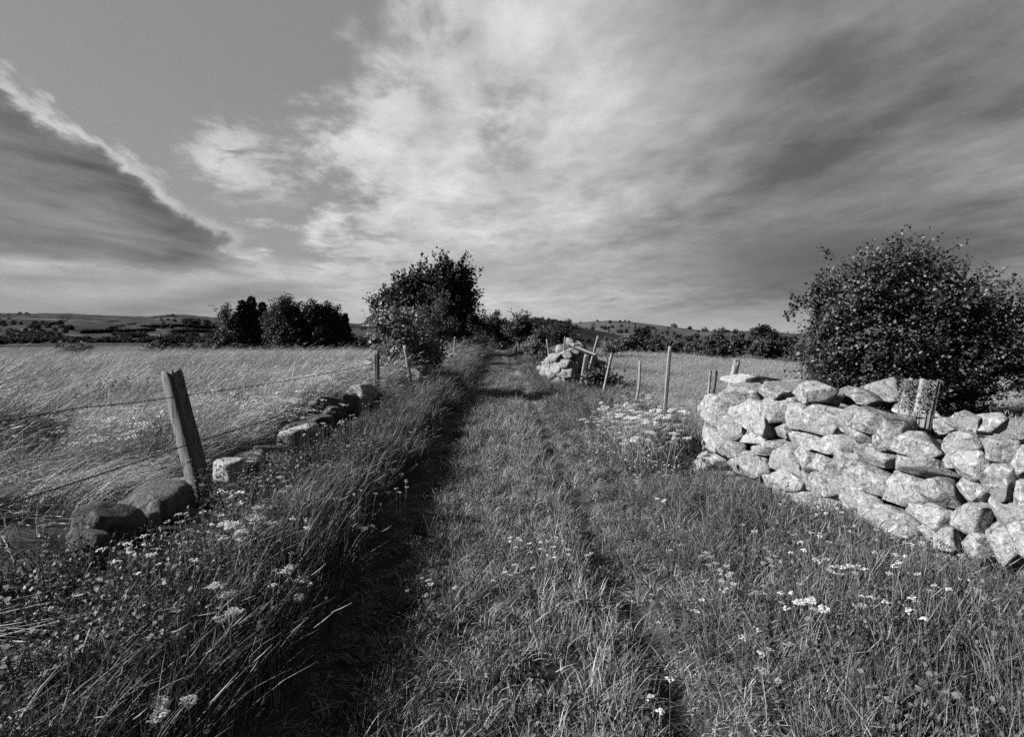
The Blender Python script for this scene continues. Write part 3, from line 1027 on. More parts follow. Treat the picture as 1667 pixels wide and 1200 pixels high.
def loose_stones():
    g = np.random.default_rng(4)
    for i, (px, py, w, h, X, mt, lab) in enumerate(LOOSE):
        Y = X / K(px)
        c = W(px, py, Y)
        hw = w * Y / F / 2 * 1.15; hh = h * Y / F / 2 * 1.15; c[2] += 0.045
        zg = float(H(c[0], c[1]))
        bottom = min(c[2] - hh, zg - 0.03)
        top = c[2] + hh
        hz = (top - bottom) / 2
        cz = (top + bottom) / 2
        if hz > 1.5 * hh: hz = 1.5 * hh; cz = top - hz
        v, f = stone_verts(hw * 1.05, max(hw * 0.75, 0.09), hz, 900 + i, 4, 6 if mt == 'white' else 14, 0.06 if mt == 'white' else 0.02)
        v = v @ rotm(g.normal(0, 0.1), g.normal(0, 0.08), g.normal(0, 0.3)).T
        o = obj('fieldstone', mesh('fieldstone', v, [f], {'pale': M_stone, 'white': M_stonewhite, 'dark': M_stone2}[mt], True), None, (c[0], c[1], cz))
        tag(o, lab, 'stone', 'loose stones of the fallen wall on the left bank')
        if cz - hz > zg + 0.02:      # carry it on a buried stone
            pass


loose_stones()


# ------------------------------------------------------------------ posts
def post_mesh(name, p0, p1, w, d, mat, seed, n=20, rings=16, taper=0.9, jag=0.03, square=0.6, bend=0.0, yaw=0.0):
    """irregular post from p0 to p1 in local space"""
    g = np.random.default_rng(seed)
    p0 = np.asarray(p0, float); p1 = np.asarray(p1, float)
    ax = p1 - p0; L = np.linalg.norm(ax); ax /= L
    sx = np.array([math.cos(yaw), math.sin(yaw), 0]); sx -= ax * (sx @ ax); sx /= np.linalg.norm(sx)
    sy = np.cross(ax, sx)
    th = np.arange(n) / n * 2 * math.pi + 0.1
    e = 1 - square * 0.7
    cx = np.sign(np.cos(th)) * np.abs(np.cos(th)) ** e; cy = np.sign(np.sin(th)) * np.abs(np.sin(th)) ** e
    groove = 1 + 0.13 * (g.random(n) - 0.5) * 2
    crack = g.integers(0, n, 3)
    groove[crack] -= 0.26
    V = []
    topj = jag * (g.random(n) - 0.5) * 2
    for i in range(rings + 1):
        t = i / rings
        s = 1 - (1 - taper) * t
        rad = groove * s * (1 + 0.035 * (vnoise(th * 1.3 + seed, np.full(n, t * 5.0), seed) - 0.5) * 2)
        off = bend * math.sin(t * math.pi) + 0.12 * w * (vnoise(np.array([t * 3.1 + seed]), np.array([0.5]), seed)[0] - 0.5)
        c = p0 + ax * (L * t) + sx * off
        ring = c + np.outer(cx * rad * w / 2, sx) + np.outer(cy * rad * d / 2, sy)
        if i == rings: ring = ring + np.outer(topj, ax)
        V.append(ring)
    V.append(np.array([p1 + ax * (-0.01)]))
    v = np.concatenate(V)
    i = np.arange(rings)[:, None] * n; j = np.arange(n)[None, :]; k = (j + 1) % n
    q = np.stack([i + j, i + k, i + n + k, i + n + j], -1).reshape(-1, 4)
    last = rings * n
    t3 = np.array([[last + jj, last + (jj + 1) % n, len(v) - 1] for jj in range(n)])
    return mesh(name, v, [q, t3], mat, False)


def fence_post(label, Y, base, top, wpx, mat, seed, group=None, depth=None, bury=0.25, zbase=None, name='fence_post', **kw):
    """base, top: photo points; the foot goes down into the ground"""
    b = W(base[0], base[1], Y); tp = W(top[0], top[1], Y)
    dirv = (tp - b) / np.linalg.norm(tp - b)
    zg = float(H(b[0], b[1])) if zbase is None else zbase
    ext = max(0.0, (b[2] - zg) / dirv[2]) + bury
    b = b - dirv * ext
    w = wpx * Y / F
    loc = np.array([b[0], b[1], b[2]])
    o = obj(name, post_mesh(name, (0, 0, 0), tp - b, w, depth or w * 0.8, mat, seed, **kw), None, loc)
    tag(o, label, 'fence post', group)
    return o, b, tp


GL = 'posts of the barbed wire fence on the left bank'
GR = 'leaning stakes across the gap on the right'
fence_post('thick weathered grey post leaning left at the near end of the left bank', 4.70, (337, 842), (279, 607), 33, M_wood, 1, GL, depth=0.13, square=0.75, taper=0.84, jag=0.035, rings=30, n=32, yaw=-0.4)
fence_post('second grey post upright on the left bank before the shrubs', 11.6, (613, 650), (613, 572), 9.5, M_wood, 2, GL, square=0.6)
fence_post('crooked thin post leaning left among the shrubs on the bank', 13.6, (667, 632), (659, 563), 6.5, M_woodpale, 3, GL, bend=0.03)
fence_post('slim grey post on the bank above the pale stones', 20.0, (719, 590), (719, 553), 4.6, M_wood, 4, GL)
fence_post('farthest short pale post on the left bank by the dark hedge', 26.0, (740, 566), (741, 549), 3.2, M_woodpale, 5, GL)

fence_post('tall straight pale stake nearest the stone wall', 10.6, (1082, 672), (1091, 564), 5.2, M_woodpale, 11, GR, square=0.8, taper=0.95)
fence_post('crooked thin stick with a bent top in the field gap', 12.4, (1031, 664), (1042, 588), 4.6, M_woodpale, 12, GR, bend=0.05, square=0.0)
fence_post('short straight stake right of the tumbled wall end', 14.8, (982, 640), (996, 576), 4.2, M_woodpale, 13, GR, square=0.2)
fence_post('tall stake leaning right against the tumbled wall end', 16.6, (953, 625), (974, 548), 4.6, M_woodpale, 14, GR, square=0.3)
fence_post('broad short pale board beside the leaning stake', 16.5, (949, 622), (956, 578), 9.0, M_woodpale, 15, GR, square=0.9, taper=0.95, depth=0.06)
fence_post('tiny bent stick standing in the verge left of the tumbled wall', 20.5, (891, 572), (890, 553), 2.2, M_woodpale, 16, GR, bend=0.05, square=0.0)
fence_post('small wooden stub on top of the tumbled wall end', 17.2, (919, 562), (920, 549), 3.0, M_woodpale, 17, GR, zbase=1.2)

def rail():
    a = W(941, 566, 16.7); b = W(971, 578, 16.4)
    o = obj('fence_rail', post_mesh('fence_rail', (0, 0, 0), b - a, 0.09, 0.05, M_woodpale, 19, square=0.5), None, a)
    tag(o, 'short pale rail tied across the leaning stakes by the tumbled wall end', 'rail')


rail()
GW = 'old posts behind the near stone wall'
fence_post('thin left one of two posts at the far end of the near wall', 7.0, (1153, 650), (1157, 603), 4.5, M_woodpale, 21, GW, zbase=0.3, square=0.2)
fence_post('dark right one of two posts at the far end of the near wall', 6.95, (1159, 655), (1166, 604), 6.0, M_wood, 22, GW, zbase=0.3, square=0.3, taper=0.8)
fence_post('short stout stump post poking above the far end of the near wall', 7.2, (1189, 632), (1200, 588), 10.5, M_woodpale, 23, GW, zbase=0.3, square=0.5)


def mossy_post():
    """two old boards, bound with twigs and wire, their tops grown with lichen"""
    Y = 4.75
    b = W(1477, 722, Y); b[2] = 0.35
    top1 = W(1487, 620, Y); top2 = W(1513, 622, Y - 0.10)
    base1 = W(1468, 716, Y); base2 = W(1496, 718, Y - 0.10)
    dn = (base1 - top1) / np.linalg.norm(base1 - top1)
    t = thing('gate_post', 'double board post with lichen grown top standing in the near wall', 'post', b)
    for i, (p0, p1, w) in enumerate(((base1, top1, 0.125), (base2, top2, 0.13))):
        p0 = p0 + dn * 0.35
        obj('board', post_mesh('board', p0 - b, p1 - b, w, 0.075, M_woodmoss, 31 + i, square=0.9, taper=0.97, jag=0.025, n=26, rings=20, yaw=-0.6), t)
    g = np.random.default_rng(12)
    for i in range(9):                                # twigs tied upright against the front
        f = i / 8
        p0 = base1 * (1 - f) + base2 * f + np.array([-0.03 + 0.05 * f, -0.065, 0.03 * g.normal() - 0.02])
        p1 = p0 - dn * g.uniform(0.20, 0.30) + np.array([0, 0.0, 0])
        G = Geo(); tube(G, [p0 - b, (p0 + p1) / 2 - b + g.normal(0, 0.004, 3), p1 - b], [0.006, 0.0055, 0.003], 6)
        obj('twig', G.mesh('twig', M_bark, True), t)
    for h, in ((0.20,), (0.42,)):
        G = Geo()
        a = base1 + (top1 - base1) * h + np.array([-0.09, -0.08, 0.01]); c = base2 + (top2 - base2) * h + np.array([0.10, -0.06, -0.015])
        m = (a + c) / 2 + np.array([0.0, -0.012, -0.006])
        back = (a + c) / 2 + np.array([0.02, 0.13, 0])
        tube(G, np.array([a, m, c, c + [0.01, 0.1, 0], back, a + [0, 0.1, 0], a]) - b, 0.004, 6)
        obj('binding_wire', G.mesh('binding_wire', M_wire, True), t)
    G = Geo()
    for p0, p1 in ((base1, top1), (base2, top2)):
        for k in range(2):
            n = 900
            s = 0.52 + 0.5 * g.random(n) ** 0.8
            P = p0 + (p1 - p0) * s[:, None]
            P += np.stack([g.uniform(-0.075, 0.075, n) + (0.03 * (s - 0.5) if p0 is base2 else 0), g.uniform(-0.055, 0.05, n), np.zeros(n)], -1)
            add_leaves(G, P - b, 0.010 + 0.014 * g.random(n), g, up=0.25, tone=g.random(n))
    obj('lichen', G.mesh('lichen', M_moss), t)


mossy_post()


# ------------------------------------------------------------------ wire
def wire(label, pts, r=0.0028, barbs=0.13, sag=0.0, sub=10, group=None, seed=0, name='barbed_wire'):
    pts = np.asarray(pts, float)
    g = np.random.default_rng(seed)
    P = []
    for a, b in zip(pts[:-1], pts[1:]):
        for i in range(sub):
            t = i / sub
            p = a * (1 - t) + b * t
            p = p - np.array([0, 0, sag * np.linalg.norm(b - a) * 4 * t * (1 - t)])
            P.append(p)
    P.append(pts[-1]); P = np.array(P)
    base = P[0].copy()
    G = Geo(); tube(G, P - base, r, 5)
    if barbs:
        s = np.concatenate([[0], np.cumsum(np.linalg.norm(np.diff(P, axis=0), axis=1))])
        for d in np.arange(barbs * 0.4, s[-1], barbs):
            c = np.array([np.interp(d, s, P[:, k]) for k in range(3)]) - base
            for q in range(2):
                dv = g.normal(0, 1, 3); dv /= np.linalg.norm(dv)
                tube(G, [c - dv * 0.016, c, c + dv * 0.016], [0.0008, r * 1.1, 0.0008], 4)
    o = obj(name, G.mesh(name, M_wire, True), None, base)
    tag(o, label, 'wire', group)
    return o


GWI = 'strands of barbed wire'
p_near_up = W(288, 646, 4.63); p_near_lo = W(311, 722, 4.62)
wire('upper strand of barbed wire on the left fence', [[-2.45, 1.0, 1.26], W(130, 664, 3.45), p_near_up, W(612, 590, 11.55), W(661, 575, 13.5), W(719, 562, 20)], sag=0.006, group=GWI, seed=1, r=0.0032)
wire('lower strand of barbed wire on the left fence', [[-2.42, 1.0, 0.88], W(130, 783, 3.45), p_near_lo, W(612, 622, 11.55), W(664, 600, 13.5), W(719, 572, 20)], sag=0.004, group=GWI, seed=2, r=0.0042)
T1 = W(1160, 634, 6.92)
wire('upper rusty strand draped along the top of the near stone wall', [T1, face_pt(1225, 628, 0.2), face_pt(1300, 652, 0.12), face_pt(1385, 672, 0.1), face_pt(1440, 690, 0.2), W(1478, 694, 4.66)], group=GWI, seed=3, r=0.003, sub=5)
wire('lower rusty strand draped along the top of the near stone wall', [T1 + [0, 0, -0.05], face_pt(1245, 636, 0.12), face_pt(1330, 664, 0.06), face_pt(1400, 690, 0.05), face_pt(1450, 704, 0.15), W(1470, 706, 4.64)], group=GWI, seed=4, r=0.003, sub=5)
wire('strand of wire slung across the stakes in the field gap', [W(957, 598, 16.55), W(990, 612, 14.75), W(1033, 634, 12.38), W(1084, 634, 10.58), T1 + [0, 0, -0.1]], sag=0.02, group=GWI, seed=5, r=0.0035, barbs=0)


# ------------------------------------------------------------------ trees and shrubs
def crown_geo(blobs, Y, g, shoots, lps, leaf, slen, wind=(0.25, 0, 0.55), out=0.6, depth=1.0, shell=0.45, droop=0.0, org=(0, 0, 0), tips=(), up=0.45, raw=False, tight=1.0):
    """blobs: (px, py, rx, ry) seen at depth Y. Leaves sit on shoots that grow outwards through the crown."""
    G = Geo()
    if Y > 25 and not raw: leaf *= 0.72; lps = int(lps * 1.5); tight *= 0.6
    if Y > 25 and not raw: blobs = [(b[0], b[1] + b[3] * 0.14, b[2] * 0.88, b[3] * 0.84) for b in blobs]
    org = np.asarray(org, float)
    wts = np.array([b[2] * b[3] for b in blobs], float); wts /= wts.sum()
    wind = np.asarray(wind, float)
    stems = []
    for i, b in enumerate(blobs):
        n = max(2, int(round(shoots * wts[i])))
        c = W(b[0], b[1], Y + (b[4] if len(b) > 4 else 0.0))
        yy = c[1]
        rx = b[2] * yy / F; rz = b[3] * yy / F; ry = rx * depth
        d = g.normal(0, 1, (n, 3)); d /= np.linalg.norm(d, axis=1)[:, None]
        rad = shell + (1 - shell) * g.random(n) ** 0.5
        nc = max(2, int(n / (8 if Y < 25 or raw else 3.5)))
        ci = g.integers(0, nc, n)
        d = d[:nc][ci]; rad = rad[:nc][ci]
        base = c + d * rad[:, None] * np.array([rx, ry, rz]) * 0.92 + g.normal(0, 0.16 * slen, (n, 3))
        dirs = out * d + wind + g.normal(0, 0.30, (nc, 3))[ci] + g.normal(0, 0.17, (n, 3)); dirs /= np.linalg.norm(dirs, axis=1)[:, None]
        L = slen * (0.5 + 0.8 * g.random(n))
        stems.append((base, dirs, L))
    for px, py, ln in tips:
        c = W(px, py, Y)
        dv = wind / np.linalg.norm(wind) + np.array([0, 0, 0.4]); dv /= np.linalg.norm(dv)
        m = 5
        stems.append((np.repeat((c - dv * ln)[None], m, 0) + g.normal(0, 0.05, (m, 3)) * ln, np.repeat(dv[None], m, 0) + g.normal(0, 0.12, (m, 3)), np.full(m, ln)))
    base = np.concatenate([s[0] for s in stems]); dirs = np.concatenate([s[1] for s in stems]); L = np.concatenate([s[2] for s in stems])
    n = len(base)
    t = g.random((n, lps))
    P = base[:, None, :] + dirs[:, None, :] * (L[:, None] * t)[:, :, None]
    spread = (leaf * 0.8 * tight + 0.10 * tight * L[:, None] * (1 - t))[:, :, None]
    P = P + g.normal(0, 1, P.shape) * spread
    P[:, :, 2] -= droop * (t * L[:, None]) ** 2
    tone = np.clip(np.repeat(g.random(n)[:, None] * 0.5, lps, 1) + g.random((n, lps)) * 0.5, 0, 1)
    axis = np.repeat(dirs[:, None, :], lps, 1).reshape(-1, 3)
    add_leaves(G, P.reshape(-1, 3) - org, leaf * (0.6 + 0.7 * g.random(n * lps)), g, up=up, tone=tone.ravel(), axis=axis)
    return G, base, dirs, L


def tree(name, label, cat, blobs, Y, base_px, seed, mat, shoots=300, lps=24, leaf=0.08, slen=0.6, stems=3, trunk_r=0.07, group=None, limbs=22, **kw):
    g = np.random.default_rng(seed)
    bx = K(base_px) * Y
    b = np.array([bx, Y, float(H(bx, Y)) - 0.05])
    G, P, D, L = crown_geo(blobs, Y, g, shoots, lps, leaf, slen, org=b, **kw)
    t = thing(name, label, cat, b, group)
    T = Geo()
    cs = [W(q[0], q[1], Y + (q[4] if len(q) > 4 else 0)) - b for q in blobs]
    for i in range(stems):
        c = cs[i % len(cs)]
        s0 = np.array([g.normal(0, trunk_r * 1.2), g.normal(0, trunk_r * 1.2), 0])
        mid = s0 * 0.7 + np.array([c[0] * 0.25, c[1] * 0.3, c[2] * 0.5])
        tube(T, [s0, s0 * 0.9 + [0, 0, c[2] * 0.2], mid, c], [trunk_r * 1.2, trunk_r, trunk_r * 0.75, trunk_r * 0.35], 8)
    for i in g.integers(0, len(P), limbs):
        e = P[i] - b
        c = cs[int(np.argmin([np.linalg.norm(e - q) for q in cs]))]
        m = (c + e) / 2 + g.normal(0, 0.05, 3)
        tube(T, [c * [0.6, 0.6, 0.75], m, e, e + D[i] * L[i] * 0.9], [trunk_r * 0.4, trunk_r * 0.3, trunk_r * 0.18, trunk_r * 0.05], 5)
    obj('trunk', T.mesh('trunk', M_bark, True), t)
    obj('crown', G.mesh('crown', mat), t)
    return t


def conifer(label, px, Y, top, bottom, halfw, seed, group=None, mat=None):
    g = np.random.default_rng(seed)
    tp = W(px, top, Y); bx = tp[0]
    b = np.array([bx, Y, float(H(bx, Y)) - 0.1])
    h = tp[2] - b[2]; hw = halfw * Y / F
    t = thing('spruce_tree', label, 'conifer tree', b, group)
    T = Geo(); tube(T, [[0, 0, 0], [0, 0, h * 0.5], [0, 0, h]], [h * 0.022, h * 0.014, 0.01], 8)
    G = Geo()
    lv = np.arange(0.08, 0.99, 0.020)
    for f in lv:
        rad = hw * 1.5 * (1 - f) ** 0.85 * (0.7 + 0.6 * g.random()) + 0.10
        m = 8
        for a in g.random(m) * 6.283:
            R_ = rad * (0.7 + 0.45 * g.random())
            s = np.linspace(0.15, 1, 9)
            P = np.stack([np.cos(a) * R_ * s, np.sin(a) * R_ * s, h * f - 0.32 * R_ * s + 0.22 * R_ * s ** 2.5], -1)
            P = np.repeat(P, 3, 0) + g.normal(0, 0.05 * h / 8, (27, 3))
            add_leaves(G, P, 0.30 * (h / 8) * (0.6 + 0.6 * g.random(27)), g, up=0.25, axis=np.array([math.cos(a), math.sin(a), -0.5]), tone=g.random(27))
    obj('trunk', T.mesh('trunk', M_bark, True), t)
    obj('crown', G.mesh('crown', mat or M_leafdark), t)
    return t


# the big windswept tree on the right
tree('hazel_tree', 'large windswept leafy tree behind the near stone wall at right', 'tree',
     [(1365, 545, 62, 58), (1415, 502, 54, 52), (1440, 452, 30, 32), (1328, 562, 34, 36), (1480, 525, 56, 62), (1400, 602, 92, 40), (1540, 528, 52, 66),
      (1600, 560, 60, 74), (1490, 615, 90, 50), (1420, 642, 60, 30), (1540, 645, 60, 34), (1332, 595, 34, 36), (1388, 482, 22, 22), (1482, 456, 22, 24), (1640, 590, 50, 44), (1350, 512, 24, 24)],
     12.5, 1470, 51, M_leaf, shoots=2500, lps=30, leaf=0.074, slen=0.80, stems=7, trunk_r=0.09, wind=(0.62, 0, 0.62), depth=0.95, shell=0.25, tight=0.5, out=0.5, limbs=60,
     tips=[(1466, 391, 0.95), (1458, 398, 0.9), (1505, 402, 1.0), (1496, 412, 0.9), (1396, 418, 0.8), (1420, 420, 0.8), (1347, 447, 0.7), (1330, 462, 0.6), (1306, 480, 0.6), (1512, 435, 0.9), (1528, 452, 0.9), (1440, 408, 0.9)])
# the tree over the lane in the middle
tree('maple_tree', 'dark round windswept tree beside the lane in the middle distance', 'tree',
     [(650, 512, 28, 30), (690, 492, 42, 36), (726, 470, 28, 30), (735, 510, 26, 42), (690, 535, 66, 28), (624, 525, 12, 20), (744, 490, 16, 26)],
     44.0, 695, 52, M_leafdark, shoots=1500, lps=34, leaf=0.21, slen=1.7, stems=5, trunk_r=0.2, tight=0.45, wind=(0.35, 0, 0.75), depth=1.0, shell=0.3,
     tips=[(737, 431, 1.4), (718, 438, 1.2), (757, 457, 1.4), (700, 443, 1.0), (664, 452, 1.0), (768, 490, 1.0)], raw=True)
tree('shrub', 'pale leaved shrub left of the crooked post on the bank', 'shrub',
     [(640, 555, 26, 34), (620, 530, 14, 24), (655, 580, 30, 28), (640, 610, 28, 18)], 14.8, 640, 53, M_leafpale, shoots=210, lps=16, leaf=0.12, slen=0.5, stems=3, trunk_r=0.03, wind=(0.1, 0, 0.8), shell=0.2)
tree('shrub', 'mid grey bushy shrub standing in front of the dark lane tree', 'shrub',
     [(700, 535, 34, 28), (690, 560, 40, 26), (720, 515, 16, 16)], 31.0, 695, 54, M_leafmid, shoots=300, lps=18, leaf=0.15, slen=0.8, stems=3, trunk_r=0.03, wind=(0.1, 0, 0.8), shell=0.2)
tree('shrub', 'low dark bramble shrub right of the crooked post on the bank', 'shrub',
     [(690, 590, 22, 26), (672, 600, 14, 20), (700, 570, 14, 24)], 16.0, 688, 55, M_leafmid, shoots=130, lps=16, leaf=0.09, slen=0.4, stems=2, trunk_r=0.02, wind=(0.1, 0, 0.7), shell=0.2)

GH = 'hedge bushes along the far end of the lane'
tree('hedge_bush', 'dark hedge bush right beside the lane tree', 'shrub', [(772, 535, 22, 24), (758, 555, 22, 20)], 42.0, 770, 56, M_leafdark, shoots=220, lps=18, leaf=0.2, slen=0.7, stems=2, trunk_r=0.05, group=GH, shell=0.2)
tree('hedge_bush', 'black shaded hedge bush at the left edge of the far lane', 'shrub', [(775, 562, 18, 16), (756, 572, 14, 14)], 38.0, 770, 57, M_leafdark, shoots=160, lps=18, leaf=0.16, slen=0.6, stems=2, trunk_r=0.05, group=GH, shell=0.2)
tree('hedge_bush', 'light grey rounded bush left of the lane end', 'shrub', [(800, 532, 18, 18), (812, 545, 18, 14)], 52.0, 802, 58, M_leafmid, shoots=170, lps=18, leaf=0.3, slen=0.9, stems=2, trunk_r=0.07, group=GH, shell=0.2)
tree('hedge_tree', 'dark small tree at the lane end with an ivy grown trunk', 'tree', [(848, 531, 19, 14), (838, 543, 16, 12), (856, 544, 11, 14)], 50.0, 846, 59, M_leafmid, shoots=200, lps=18, leaf=0.28, slen=0.9, stems=3, trunk_r=0.22, shell=0.2)
tree('hedge_bush', 'low dark bush under the small tree at the lane end', 'shrub', [(826, 555, 16, 8), (800, 560, 14, 6)], 58.0, 822, 60, M_leafdark, shoots=120, lps=18, leaf=0.26, slen=0.8, stems=2, trunk_r=0.05, group=GH, shell=0.2)
tree('hedge_bush', 'grey bush on the right of the lane before the rocky hill', 'shrub', [(884, 552, 16, 8), (872, 562, 14, 8)], 33.0, 876, 61, M_leafmid, shoots=160, lps=18, leaf=0.17, slen=0.6, stems=2, trunk_r=0.04, group=GH, shell=0.2)
tree('hedge_bush', 'dark bush behind the top of the tumbled wall', 'shrub', [(908, 551, 13, 8), (925, 555, 11, 6)], 29.0, 910, 62, M_leafdark, shoots=130, lps=18, leaf=0.14, slen=0.5, stems=2, trunk_r=0.04, group=GH, shell=0.2)
tree('hedge_bush', 'pale bush growing on the verge at the right lane edge', 'shrub', [(862, 569, 9, 5), (880, 572, 9, 5)], 25.5, 870, 63, M_leafpale, shoots=110, lps=16, leaf=0.12, slen=0.4, stems=2, trunk_r=0.03, group=GH, shell=0.2)
tree('hedge_bush', 'pale weedy bush in the middle where the lane ends', 'shrub', [(800, 563, 10, 4), (818, 564, 8, 4)], 63.0, 812, 64, M_leafpale, shoots=110, lps=16, leaf=0.18, slen=0.5, stems=2, trunk_r=0.03, group=GH, shell=0.2)
tree('shrub', 'dark bramble bush in the gap at the foot of the stakes', 'shrub', [(985, 628, 28, 9), (1012, 634, 18, 8), (962, 624, 12, 8)], 15.6, 990, 65, M_leafmid, shoots=170, lps=14, leaf=0.09, slen=0.3, stems=2, trunk_r=0.02, shell=0.1, wind=(0.1, 0, 0.4))
tree('shrub', 'pale scrubby bush right of the tall leaning stake', 'shrub', [(985, 566, 15, 5), (1000, 570, 12, 4)], 26.0, 990, 66, M_leafpale, shoots=90, lps=14, leaf=0.11, slen=0.35, stems=2, trunk_r=0.03, shell=0.1)

# copse beyond the left meadow
GC = 'trees of the copse beyond the left meadow'
Yc = 84.0
tree('birch_tree', 'thin pale tree at the left end of the copse', 'tree', [(366, 515, 15, 22), (378, 540, 17, 26), (362, 552, 16, 18)], Yc, 372, 71, M_leafmid, shoots=260, lps=16, leaf=0.34, slen=1.2, stems=3, trunk_r=0.13, group=GC, shell=0.1)
conifer('dark spruce with the tallest spire of the copse', 409, Yc + 2, 483, 575, 22, 72, GC)
conifer('dark spruce leaning on the thin pale tree in the copse', 394, Yc + 1, 489, 575, 22, 73, GC)
conifer('narrow dark spruce between the tall spire and the pale crown', 427, Yc + 4, 492, 575, 20, 74, GC)
tree('birch_tree', 'tall sunlit tree with a pale left side in the middle of the copse', 'tree', [(462, 505, 22, 24), (452, 525, 22, 24), (465, 545, 26, 26), (446, 550, 14, 20)], Yc - 1, 458, 75, M_leafmid, shoots=900, lps=18, leaf=0.36, slen=1.3, stems=3, trunk_r=0.16, group=GC, shell=0.2)
tree('oak_tree', 'dense black tree right of the sunlit tree in the copse', 'tree', [(505, 515, 24, 24), (498, 540, 28, 32), (520, 545, 26, 28)], Yc, 505, 76, M_leafdark, shoots=900, lps=18, leaf=0.4, slen=1.2, stems=3, trunk_r=0.16, group=GC, shell=0.2)
tree('oak_tree', 'dense black tree at the right end of the copse', 'tree', [(535, 518, 19, 22), (540, 542, 24, 28), (525, 530, 22, 28)], Yc + 1, 535, 77, M_leafdark, shoots=800, lps=18, leaf=0.4, slen=1.2, stems=3, trunk_r=0.16, group=GC, shell=0.2)
conifer('small lone spruce just right of the copse', 562, Yc, 510, 575, 12, 78, GC)
tree('copse_bush', 'low dark bush under the small lone spruce', 'shrub', [(565, 560, 20, 15), (580, 566, 14, 10)], Yc, 570, 79, M_leafdark, shoots=160, lps=16, leaf=0.36, slen=0.8, stems=2, trunk_r=0.08, group=GC, shell=0.2)
tree('copse_bush', 'wide low black bush standing alone left of the copse', 'shrub', [(278, 562, 34, 14), (255, 568, 22, 11), (300, 566, 16, 13)], Yc - 6, 275, 80, M_leafdark, shoots=330, lps=16, leaf=0.34, slen=0.9, stems=3, trunk_r=0.08, group=GC, shell=0.2)
tree('copse_bush', 'grey low bush between the wide black bush and the pale tree', 'shrub', [(335, 566, 18, 9), (352, 562, 14, 12)], Yc, 340, 81, M_leafmid, shoots=150, lps=16, leaf=0.3, slen=0.7, stems=2, trunk_r=0.06, group=GC, shell=0.2)
tree('copse_bush', 'small dark bush at the far left end of the meadow', 'shrub', [(132, 570, 18, 9), (110, 568, 20, 10)], Yc - 4, 130, 82, M_leafmid, shoots=150, lps=16, leaf=0.3, slen=0.7, stems=2, trunk_r=0.06, group=GC, shell=0.2)
tree('copse_bush', 'grey bush in the gap between copse and lane tree', 'shrub', [(600, 560, 16, 12), (612, 566, 14, 8)], 70, 605, 83, M_leafdark, shoots=130, lps=16, leaf=0.3, slen=0.7, stems=2, trunk_r=0.06, group=GC, shell=0.2)

# hedge behind the right hand field
GB = 'bushes of the hedge behind the right field'
for i, (lab, bl, Y, bp, mt, n) in enumerate([
    ('rounded dark bush at the left end of the field hedge', [(1043, 548, 17, 19), (1030, 560, 14, 13), (1056, 560, 14, 13)], 58, 1042, M_leafdark, 240),
    ('pale low bush at the left foot of the field hedge', [(1018, 562, 16, 9), (1005, 566, 10, 7)], 57, 1012, M_leafmid, 110),
    ('low grey bush right of the rounded dark bush', [(1078, 564, 22, 10), (1066, 562, 12, 10)], 55, 1076, M_leafmid, 150),
    ('small dark bush behind the tall straight stake', [(1106, 566, 18, 9), (1094, 564, 10, 8)], 53, 1102, M_leafmid, 130),
    ('pale leafy bush left of the big hedge bush', [(1136, 566, 16, 13), (1124, 570, 10, 8)], 49, 1132, M_leafmid, 130),
    ('big dense bush in the middle of the field hedge', [(1180, 558, 22, 18), (1160, 564, 20, 16), (1204, 562, 20, 20), (1186, 570, 34, 12)], 45, 1182, M_leafmid, 420),
    ('rounded bush with a sunlit left side right of the big hedge bush', [(1246, 566, 20, 17), (1262, 574, 17, 12), (1235, 574, 14, 12)], 42, 1248, M_leafmid, 260),
    ('tall dark tree top rising behind the field hedge', [(1232, 544, 14, 9), (1254, 544, 16, 10), (1244, 556, 28, 12)], 58, 1245, M_leafdark, 220),
    ('dark bush behind the right end of the field hedge', [(1284, 562, 18, 14), (1272, 570, 12, 12)], 48, 1282, M_leafdark, 170),
    ('grey bush at the right end of the hedge touching the large tree', [(1304, 574, 20, 15), (1320, 582, 16, 12)], 37, 1306, M_leafmid, 220)]):
    tree('hedge_bush', lab, 'shrub', bl, Y, bp, 400 + i, mt, shoots=n, lps=18, leaf=0.0052 * Y, slen=0.009 * Y, stems=3, trunk_r=0.06, group=GB, shell=0.2, wind=(0.12, 0, 0.6))

GT = 'small trees along the rocky hill crest'
for i, (px, py, rx, ry, Dm, lab) in enumerate([
    (1097, 532, 3, 4, 400, 'tiny lone tree farthest left on the rocky crest slope'), (1120, 535, 5, 3, 390, 'flat little bush left of the rocky crest trees'),
    (1147, 538, 4, 5, 380, 'pointed little tree in the middle of the rocky crest'), (1164, 541, 4, 3, 370, 'low little bush between two crest trees'),
    (1176, 538, 6, 5, 350, 'rounded little tree farthest right on the rocky crest'), (1200, 541, 8, 4, 330, 'dark flat bush right end of the rocky crest'),
    (925, 524, 3.5, 4.5, 300, 'small round tree on the saddle between the two hills'), (908, 528, 8, 4, 290, 'dark bush where the wooded hill meets the saddle'),
    (1070, 545, 10, 7, 200, 'dark bush on the lower slope of the rocky hill'), (985, 552, 9, 5, 190, 'small dark bush at the foot of the rocky hill'),
    (955, 553, 8, 5, 180, 'little bush at the foot of the hill behind the tumbled wall')]):
    tree('hill_tree', lab, 'tree', [(px, py, rx, ry), (px + rx * 0.5, py + ry * 0.6, rx * 0.7, ry * 0.7)], Dm, px, 450 + i, M_leafdark if i % 3 else M_leafmid, shoots=70, lps=10, leaf=0.0017 * Dm, slen=0.004 * Dm, stems=1, trunk_r=0.0006 * Dm, limbs=4, group=GT, shell=0.1)


